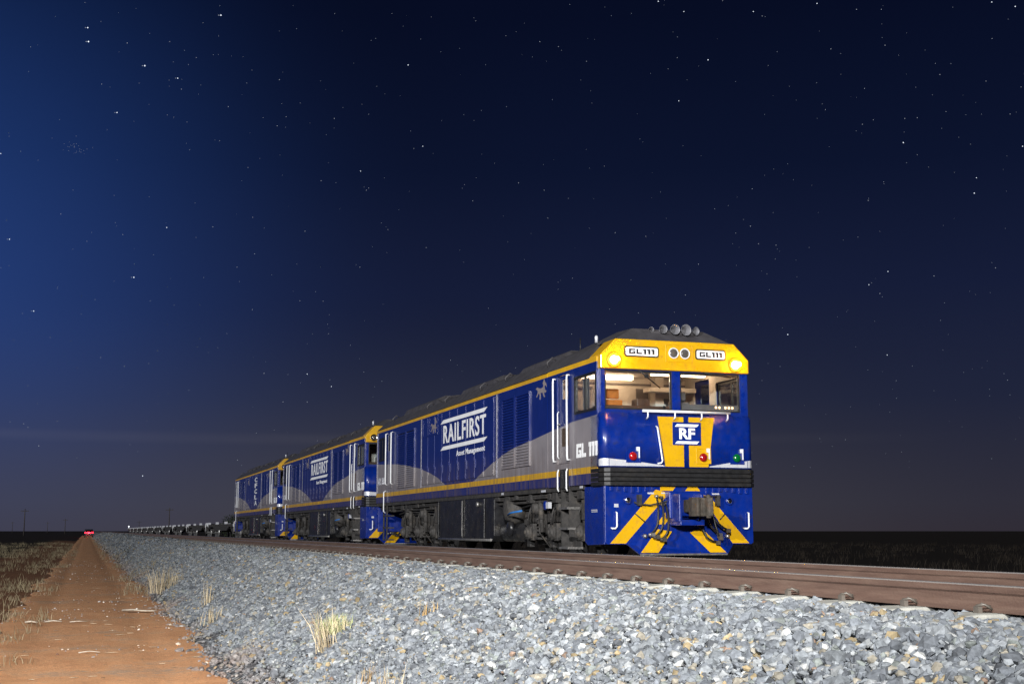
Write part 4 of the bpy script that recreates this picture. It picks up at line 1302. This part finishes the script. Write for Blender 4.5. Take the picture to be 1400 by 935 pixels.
# short broken straws and bark among the pebbles
n = 220
lx = RNG.uniform(-1.5, 1.5, n); ly = 9 + 45 * RNG.uniform(size=n) ** 1.3
kk = fbm(lx, ly, 55, 3, .5) > .5
lx, ly = lx[kk], ly[kk]; n = len(lx)
sv, sf, stn = stones(np.stack([lx, ly, pz(lx, ly) + .008], -1), np.full(n, .011), OCT_V, OCT_F, np.array([(.4, .32, .22)]) * RNG.uniform(.35, 1.2, (n, 1)))
cen = np.repeat(np.stack([lx, ly, pz(lx, ly) + .008], -1), 6, 0)
an_ = np.repeat(RNG.normal(0, .6, n), 6); dv = np.stack([np.cos(an_), np.sin(an_), 0 * an_], -1)
rel = sv - cen; al = (rel * dv).sum(1, keepdims=True)
sv = cen + (rel - al * dv) * .5 + al * dv * np.repeat(RNG.uniform(3, 9, n), 6)[:, None]
v_, f_, t_ = np.concatenate([v_, sv]), np.concatenate([f_, sf + len(v_)]), np.concatenate([t_, stn])
o = bpy.data.objects.new('path_grit', raw_mesh('path_grit', v_, f_, M['stone'], t_, False)); C.objects.link(o)
tag(o, 'small loose pebbles scattered over the red dirt path', kind='stuff')

# ------------------------------------------------------------------ railway tracks
def rail_mb(x, y0, y1, ztop, h=.138):
    z0 = ztop - h
    prof = [(-.065, z0), (.065, z0), (.065, z0 + .01), (.03, z0 + .024), (.026, z0 + .05), (.026, z0 + .088), (.034, z0 + .10), (.035, ztop - .006), (.028, ztop), (-.028, ztop),
            (-.035, ztop - .006), (-.034, z0 + .10), (-.026, z0 + .088), (-.026, z0 + .05), (-.03, z0 + .024), (-.065, z0 + .01)]
    b = MB()
    n = len(prof); ys = np.concatenate([np.arange(y0, 60, 4.), np.geomspace(60, y1, 24)])
    vs = [(x + u, yy, v) for yy in ys for u, v in prof]
    b.add(vs, [(k * n + i, k * n + (i + 1) % n, (k + 1) * n + (i + 1) % n, (k + 1) * n + i) for k in range(len(ys) - 1) for i in range(n)])
    return b


def rail_material(ztop):
    m, k, bs = new_mat('rusty_rail')
    co = k.n('TexCoord').outputs['Object']
    s = k.n('SeparateXYZ'); k.l(co, s.inputs[0])
    mp = k.n('Mapping'); k.l(co, mp.inputs[0]); mp.inputs['Scale'].default_value = (4, .5, 6)
    n = k.noise(mp.outputs[0], 4, 6, .65); n2 = k.noise(co, 60, 3)
    c = k.ramp(n, [(.3, (.07, .038, .028, 1)), (.55, (.105, .063, .047, 1)), (.75, (.135, .088, .066, 1))])
    c = k.mix(k.smooth(n2, .55, .75, 0, .5), c, (.09, .045, .03, 1))
    top = k.smooth(s.outputs[2], ztop - .0075, ztop - .003)  # worn running surface, carried down the edge as a painted pale glint
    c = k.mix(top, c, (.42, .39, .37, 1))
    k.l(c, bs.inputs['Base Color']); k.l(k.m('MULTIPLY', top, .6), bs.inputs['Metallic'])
    k.l(k.m('SUBTRACT', .75, k.m('MULTIPLY', top, .5)), bs.inputs['Roughness'])
    set_bump(k, bs, k.m('ADD', n, n2), .25, .01)
    return m


M['concrete'] = pbr('sleeper_concrete', (.26, .26, .235), .9, var=.25, scale=7, bump=.3, bscale=60, dirt=(.15, .12, .095), dscale=5)
M['clip'] = pbr('galvanised_clip', (.12, .105, .09), .5, .2, var=.3)


def sleeper_mb(b, x, y, ztop):
    b.prism([(x - 1.25, ztop - .16), (x + 1.25, ztop - .16), (x + 1.25, ztop - .05), (x + 1.2, ztop - .02), (x + .95, ztop), (x - .95, ztop), (x - 1.2, ztop - .02), (x - 1.25, ztop - .05)], 'y', y - .11, y + .11)


def clip_mb(b, x, y, z, s):          # elastic rail fastening: a bent bar bearing on the rail foot; s points away from the rail
    b.tube([(x + s * .02, y - .04, z + .02), (x + s * .065, y - .038, z + .045), (x + s * .085, y, z + .038), (x + s * .065, y + .034, z + .022), (x + s * .035, y + .022, z + .045), (x - s * .01, y + .008, z + .03)], .007, 5)
    b.box(x + s * .065, x + s * .09, y - .02, y + .02, z - .01, z + .034)


def make_track(x, ztop, label, near):
    t = thing('railway_track', label, 'railway track', (0, 0, 0), 0, 'parallel railway tracks')
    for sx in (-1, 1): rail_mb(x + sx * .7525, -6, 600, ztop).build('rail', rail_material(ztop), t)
    zs = ztop - .140
    if near:
        ys = [5.70 - 2 * .64 + .64 * k for k in range(100)]
        sl = MB(); sleeper_mb(sl, x, 0, zs); sl = sl.build('sleeper', M['concrete'], t, .012)
        cls = []
        for rx in (-1, 1):
            for s in (-1, 1):
                cl = MB(); clip_mb(cl, x + rx * .7525 + s * .06, 0, zs, s); cls.append(cl.build('rail_clip', M['clip'], sl))
        sl.location = (0, ys[0], 0)
        for k, yy in enumerate(ys[1:]):
            a_ = sl.copy(); C.objects.link(a_); a_.parent = t; a_.location = (0, yy, 0)
            for cl in cls:
                c_ = cl.copy(); C.objects.link(c_); c_.parent = a_
        rest = MB()
        for k in range(100, 420): sleeper_mb(rest, x, ys[0] + .64 * k, zs)
    else:
        rest = MB()
        for k in range(0, 420): sleeper_mb(rest, x, 2 + .64 * k, zs)
    o = rest.build('sleepers', M['concrete'], t); o['kind'] = 'stuff'
    return t


make_track(NEAR_X, NEAR_Z, 'empty near track with rusty rails on concrete sleepers along the top of the stone bank', True)
make_track(TRAIN_X, TRAIN_Z, 'railway track under the train, behind the empty track', False)

# ------------------------------------------------------------------ grass
def blades(P, h, n_per, spread, lean, width, tone_a, tone_b):
    """clumps of thin bent blades; two triangles-and-a-quad worth of faces each"""
    n = len(P); N = n * n_per
    base = np.repeat(P, n_per, 0) + np.concatenate([RNG.normal(0, 1, (N, 2)) * np.repeat(spread, n_per)[:, None], np.zeros((N, 1))], 1)
    hh = np.repeat(h, n_per) * RNG.uniform(.45, 1.1, N)
    an = RNG.uniform(0, 2 * np.pi, N); d = np.stack([np.cos(an), np.sin(an), np.zeros(N)], -1)
    ln = RNG.uniform(.05, 1., N)[:, None] * lean * hh[:, None]
    wv = np.stack([-np.sin(an + .8), np.cos(an + .8), np.zeros(N)], -1) * width
    up = np.array([0, 0, 1.])
    p1 = base + d * ln * .35 + up * hh[:, None] * .55
    p2 = base + d * ln + up * hh[:, None]
    v = np.stack([base - wv, base + wv, p1 - wv * .8, p1 + wv * .8, p2], 1)
    f = np.array([(0, 1, 3), (0, 3, 2), (2, 3, 4)])[None] + (np.arange(N) * 5)[:, None, None]
    t = RNG.uniform(0, 1, (N, 1)); tone = np.array(tone_a) * (1 - t) + np.array(tone_b) * t
    return v.reshape(-1, 3), f.reshape(-1, 3), np.repeat(tone, 3, 0)


def grass_field(name, label, xr, yr, n, h, per, spread, tone_a, tone_b, width, seed, thr=.45, pw=1.6, zf=None):
    x = RNG.uniform(*xr, n); y = yr[0] + (yr[1] - yr[0]) * RNG.uniform(size=n) ** pw
    k = fbm(x, y, seed, 3, .35) + RNG.uniform(-.08, .08, n) > thr
    x, y = x[k], y[k]
    z = gz(x, y) if zf is None else zf(x, y)
    v, f, t = blades(np.stack([x, y, z], -1), h * RNG.uniform(.5, 1.3, len(x)) * (.6 + .8 * fbm(x, y, seed + 3, 2, .2)), per, np.full(len(x), spread), .9, width, tone_a, tone_b)
    o = bpy.data.objects.new(name, raw_mesh(name, v, f, M['straw'], t, True)); C.objects.link(o)
    tag(o, label, kind='stuff')


grass_field('dry_grass', 'low dry tan grass and scrub left of the dirt path', (-30, -1.2), (15, 150), 5600, .27, 13, .14, (.15, .12, .07), (.30, .25, .155), .006, 61, .45)
grass_field('path_weeds', 'sparse dry weeds along the foot of the bank', (.9, 2.1), (28, 190), 800, .2, 7, .09, (.13, .105, .065), (.28, .24, .16), .006, 71, .48, 1.2, lambda x, y: np.maximum(ballast_z(x, y), 0) - .02)
grass_field('verge_weeds', 'ragged dry weeds along the grass side of the dirt path', (-2.1, -.55), (15, 120), 700, .15, 8, .08, (.15, .115, .065), (.30, .25, .16), .005, 77, .5, 1.2, lambda x, y: np.maximum(pz(x, y), gz(x, y)))
grass_field('far_scrub', 'sparse scrub on the plain beyond the tracks, coloured dark as if unlit', (14, 90), (6, 220), 5200, .4, 10, .22, (.011, .008, .006), (.028, .02, .013), .012, 81, .45, 1.3)  # blade tones darkened in place of the missing light past the tracks


def tuft(px, py, h, n, lean_dir, label, ta, tb, spread=.05, lean=.5, width=.0045):
    """one straw tuft growing out of the ballast"""
    N = n
    z0 = float(ballast_z(np.array([px]), np.array([py]))[0]) - .03
    base = np.stack([RNG.normal(0, spread, N), RNG.normal(0, spread, N), np.zeros(N)], -1)
    an = RNG.uniform(0, 2 * np.pi, N); hh = h * RNG.uniform(.4, 1.05, N)
    d = np.stack([np.cos(an), np.sin(an), 0 * an], -1) * .45 + np.array([lean_dir[0], lean_dir[1], 0])
    ln = RNG.uniform(.2, 1, N)[:, None] * lean * hh[:, None]
    wv = np.stack([-np.sin(an + .8), np.cos(an + .8), 0 * an], -1) * width
    up = np.array([0, 0, 1.])
    p1 = base + d * ln * .4 + up * hh[:, None] * .55; p2 = base + d * ln + up * hh[:, None]
    v = np.stack([base - wv, base + wv, p1 - wv * .8, p1 + wv * .8, p2], 1).reshape(-1, 3)
    f = (np.array([(0, 1, 3), (0, 3, 2), (2, 3, 4)])[None] + (np.arange(N) * 5)[:, None, None]).reshape(-1, 3)
    t = RNG.uniform(0, 1, (N, 1)); tone = np.repeat(np.array(ta) * (1 - t) + np.array(tb) * t, 3, 0)
    o = bpy.data.objects.new('grass_tuft', raw_mesh('grass_tuft', v, f, M['straw'], tone, True)); C.objects.link(o)
    o.location = (px, py, z0)
    tag(o, label, 'grass tuft', 'grass tufts growing in the ballast')


STR_A, STR_B = (.24, .19, .115), (.46, .39, .27)
tuft(1.62, 29.0, .62, 130, (-.1, 0), 'tall pale straw tuft at the foot of the bank beside the path, farthest back', STR_A, STR_B, .17, .75, .005)
tuft(2.04, 11.4, .42, 46, (-.65, .1), 'pale straw tuft leaning towards the path, right beside a round green weed', STR_A, STR_B, .05, .75, .0045)
tuft(2.23, 12.0, .22, 420, (.1, 0), 'low round weed with a green heart and beige fringe in the ballast', (.2, .27, .10), (.46, .38, .25), .085, .9, .0035)
tuft(2.06, 9.75, .2, 30, (.2, 0), 'small brown tuft in the ballast just in front of the leaning straw tuft', (.25, .17, .09), (.45, .34, .2), .035, .6, .004)
tuft(2.0, 8.8, .32, 42, (-.1, 0), 'sparse upright straw tuft low on the bank, nearest of all the tufts', STR_A, STR_B, .055, .6, .004)
tuft(1.95, 21.5, .4, 24, (.0, 0), 'thin dry stalks on the stone bank between the tall straw tuft and the leaning one', (.3, .24, .15), (.5, .42, .28), .05, .4, .005)
tuft(1.72, 18.6, .3, 26, (.1, 0), 'small dry tuft near the foot of the bank between path and leaning straw', (.3, .24, .15), (.5, .42, .28), .06, .5, .005)
tuft(2.75, 10.6, .16, 18, (.4, 0), 'withered brown leaf sprig alone high up among the ballast stones', (.3, .19, .08), (.42, .3, .14), .03, .7, .006)

# pale sticks and scraps on the path
def stick(pts, r, label, col):
    p0 = Vector(pts[0])
    b = MB(); b.tube([Vector(p) - p0 for p in pts], r, 6, r1=r * .55)
    o = b.build('stick', col); o.location = p0
    tag(o, label, 'stick', 'pale sticks lying on the path')


M['wood'] = pbr('bleached_wood', (.40, .35, .28), .85, var=.35, scale=20, bump=.3)
stick([(.68, 24.5, .03), (.85, 24.3, .05), (1.0, 24.2, .035), (1.22, 24.0, .04)], .02, 'longest bleached stick on the path, close to the ballast', M['wood'])
stick([(-.84, 21.8, .03), (-.76, 21.75, .045), (-.66, 21.72, .03)], .018, 'short thick bleached stick on the grass side of the path', M['wood'])
stick([(-.55, 21.9, .025), (-.43, 21.82, .045), (-.3, 21.8, .03)], .013, 'crooked bleached stick next to the short thick one', M['wood'])
stick([(-.18, 21.75, .025), (-.05, 21.72, .035), (.08, 21.75, .028)], .009, 'thin bleached stick in the path, nearer the ballast than the crooked one', M['wood'])
stick([(-.02, 16.2, .03), (.1, 16.25, .04), (.22, 16.2, .03)], .008, 'thin broken twig on the near part of the path', M['wood'])

# ------------------------------------------------------------------ far things
def make_pole(h, arm=True):
    p = thing('utility_pole', '', '')
    b = MB(); b.tube([(0, 0, -.2), (0, 0, h * .5), (0, 0, h)], .17, 10, r1=.11); b.build('pole', M['pole'], p)
    if arm:
        b = MB(); b.box(-1.1, 1.1, -.16, -.06, h - .75, h - .6); b.build('crossarm', M['pole'], p)
        b = MB()
        for x in (-1.0, -.45, .45, 1.0): b.lathe((x, -.11, h - .6), (0, 0, 1), [(0, .03), (.06, .06), (.12, .05), (.16, .02)], 8)
        build_each(b, 'insulator', M['pole'], p)
    return p


M['pole'] = pbr('weathered_pole', (.06, .05, .045), .9, var=.3)
PG = 'utility poles on the dark horizon'
def at(px, dist):
    """ground position on the bearing seen at photo column px"""
    az = R(18.212) + math.atan((px - 700) / 1768.)
    return dist * math.sin(az), dist * math.cos(az)
for px, dist, h, lab in ((33, 400, 7.9, 'tallest dark utility pole beyond the dry grass, away from the train'), (89, 640, 7.2, 'smaller utility pole between the tallest one and the red lights'),
                         (17, 900, 7.4, 'tiny distant utility pole out beyond the tallest pole, farthest from the tracks'), (65, 860, 7.2, 'faint utility pole between the tallest pole and the smaller one'),
                         (190, 700, 6.7, 'short distant utility pole over the far end of the train'), (231, 400, 8.4, 'tall dark utility pole rising behind the flat wagons')):
    p = make_pole(h); x, y = at(px, dist); p.location = (x, y, -.1); p.rotation_euler = (0, 0, R(-12))
    tag(p, lab, 'utility pole', PG)

car = thing('parked_car', 'dark off road car far down the dirt path with its red tail lamps lit', 'car', (.55, 300, 0))
M['car'] = pbr('dark_car_paint', (.02, .02, .024), .3, coat=.4)
b = MB()
b.prism([(0, .45), (0, 1.05), (.06, 1.15), (.25, 1.72), (.5, 1.8), (2.3, 1.8), (2.95, 1.2), (4.4, 1.08), (4.6, .95), (4.65, .45), (4.1, .4), (.6, .4)], 'x', -.88, .88)
b.build('body', M['car'], car, .05)
b = MB(); b.prism([(-.72, 1.22), (.72, 1.22), (.62, 1.66), (-.62, 1.66)], 'y', .05, .04); o = b.build('rear_window', M['dark_glass'], car)
b = MB(); b.box(-.85, .85, -.12, .05, .42, .62); b.build('bumper', M['black'], car, .02)
for x in (-.82, .82):
    for y in (.85, 3.75):
        b = MB(); b.lathe((x, y, .37), (1 if x > 0 else -1, 0, 0), [(-.12, .37), (.1, .37), (.12, .3), (.1, .22), (.12, .05)], 20); b.build('wheel', M['black'], car)
    b = MB(); b.box(x - .09 if x > 0 else x - .03, x + .03 if x > 0 else x + .09, -.04, .02, .95, 1.2); b.build('tail_lamp', M['tail'], car, .01)
b = MB(); b.box(-.6, .6, -.045, .0, 1.06, 1.16); b.build('red_glow_strip', M['tail'], car)  # glowing strip added so the tail lamps merge into one red glow

ld = bpy.data.lights.new('tail_light_glow', 'POINT'); ld.energy = 260; ld.color = (1, .03, .05); ld.shadow_soft_size = .1
lo = bpy.data.objects.new('tail_light_glow', ld); C.objects.link(lo); lo.parent = car; lo.location = (0, -.35, 1.05)

def make_bush(loc, h, label):
    t = thing('shrub', label, 'shrub', loc)
    b = MB()
    for k in range(5):
        an = k * 1.3
        b.tube([(0, 0, -.1), (.15 * math.cos(an), .15 * math.sin(an), h * .3), (.5 * math.cos(an), .5 * math.sin(an), h * .7)], .06, 6, r1=.015)
    b.build('trunk', M['pole'], t)
    n = 1800
    p = RNG.normal(0, 1, (n, 3)); p /= np.linalg.norm(p, axis=1)[:, None]
    p *= (RNG.uniform(size=(n, 1)) ** .45) * np.array([h * .36, h * .36, h * .42]); p[:, 2] += h * .58
    p += (np.round(RNG.uniform(-1, 1, (n, 3)) * 1.5) * .14)
    a_ = RNG.normal(0, .09, (n, 3)); c_ = RNG.normal(0, .09, (n, 3))
    v = np.stack([p, p + a_, p + c_], 1).reshape(-1, 3)
    f = np.arange(n * 3).reshape(n, 3)
    tn = np.array([(.03, .04, .02)]) * RNG.uniform(.5, 1.5, (n, 1))
    o = bpy.data.objects.new('crown', raw_mesh('crown', v, f, M['straw'], tn, False)); C.objects.link(o); o.parent = t


bxy = at(316, 150)
make_bush((bxy[0], bxy[1], -.1), 3.4, 'dark shrub standing behind the first wagon, next to the last locomotive')

# ------------------------------------------------------------------ stars
fwd = Vector((0, 0, -1)); fwd.rotate(cam.rotation_euler); rgt = Vector((1, 0, 0)); rgt.rotate(cam.rotation_euler); upv = Vector((0, 1, 0)); upv.rotate(cam.rotation_euler)
BRIGHT = [(302, 21, 2.0), (120, 38, 1.8), (121, 57, 2.1), (198, 90, 2.0), (243, 107, 1.5), (160, 154, 1.5), (174, 59, 1.1), (248, 122, 1.0), (13, 327, 1.4), (183, 379, 1.7), (228, 311, 1.3), (46, 425, 1.4),
          (1, 210, 1.2), (558, 89, 1.4), (578, 200, 1.2), (493, 234, 1.2), (501, 260, 1.0), (504, 257, .9), (457, 162, 1.1), (379, 172, 1.0), (382, 109, 1.0), (339, 229, .9), (312, 146, 1.0), (439, 247, 1.), (417, 316, 1.), (291, 310, .9),
          (348, 347, 1.), (324, 365, .9), (492, 365, .9), (410, 411, .9), (345, 423, .9), (139, 115, .9), (900, 2, 1.5), (935, 16, 1.2), (1030, 16, 1.3), (1042, 22, 1.0), (1117, 5, 1.4), (1171, 13, 1.1), (1205, 13, 1.0), (1356, 3, 1.4), (1388, 9, 1.5),
          (738, 57, 1.1), (802, 84, .9), (926, 79, .9), (968, 82, 1.5), (1136, 67, 1.1), (1210, 62, 1.1), (928, 138, 1.2), (1285, 102, 1.1), (1182, 121, 1.), (1235, 195, 1.6), (1237, 162, 1.1), (1254, 161, 1.0), (1179, 170, 1.), (1335, 243, 1.2), (1332, 264, 1.5),
          (1398, 200, 1.3), (1381, 156, 1.), (1187, 274, 1.1), (1026, 309, 1.1), (1037, 333, 1.), (1061, 335, 1.), (841, 318, 1.), (883, 323, .9), (749, 298, .9), (955, 361, 1.1), (1214, 371, 1.3), (1188, 389, 1.2), (1203, 401, 1.1), (1277, 377, 1.1),
          (1361, 366, 1.), (937, 403, 1.), (709, 250, 1.), (744, 260, 1.), (53, 609, 1.1), (195, 650, 1.3), (1077, 457, 1.5), (1213, 485, 1.2), (361, 510, 1.1), (420, 511, 1.2), (453, 528, 1.2), (387, 549, 1.), (420, 549, 1.), (616, 492, .9), (841, 443, .8)]
star_v, star_f, star_m = [], [], []
DIST = 9000.
def star(px, py, size, mi, smear=1.0):
    d = (fwd * 1750 + rgt * (px - 700) + upv * (467.5 - py)).normalized()
    c = d * DIST; r = size * .5 * DIST / 1750
    u = d.cross(Vector((0, 0, 1))).normalized(); w_ = u.cross(d)
    o = len(star_v)
    star_v.extend([c + u * r, c - u * r * smear, c + w_ * r, c - w_ * r, c + d * r, c - d * r])
    for a_, b_, e_ in OCT_F: star_f.append((o + int(a_), o + int(b_), o + int(e_))); star_m.append(mi)
for px, py, s_ in BRIGHT:
    left = px < 320
    star(px, py, s_ * 1.02, 0 if s_ > 1.15 else 1, 1.0)
    if left and s_ > 1.3: star(px - 2.6, py, s_ * .62, 2, 2.6)
rs = random.Random(3)
for _ in range(1300):
    px, py = rs.uniform(-500, 1900), rs.uniform(-350, 640)
    star(px, py, rs.uniform(.45, .95), 2 if rs.random() < .7 else 1)
for _ in range(26): star(103 + rs.gauss(0, 9), 202 + rs.gauss(0, 7), rs.uniform(.5, .85), 2)
me = bpy.data.meshes.new('stars'); me.from_pydata([tuple(v_) for v_ in star_v], [], star_f)
for nm, col, st in (('star_bright', (.8, .88, 1), 1.35), ('star_medium', (.8, .87, 1), .5), ('star_faint', (.7, .8, 1), .34)):
    me.materials.append(emit(nm, col, st, 'NONE'))
me.polygons.foreach_set('material_index', star_m)
o = bpy.data.objects.new('stars', me); C.objects.link(o)
tag(o, 'white stars scattered over the dark blue night sky', kind='stuff')
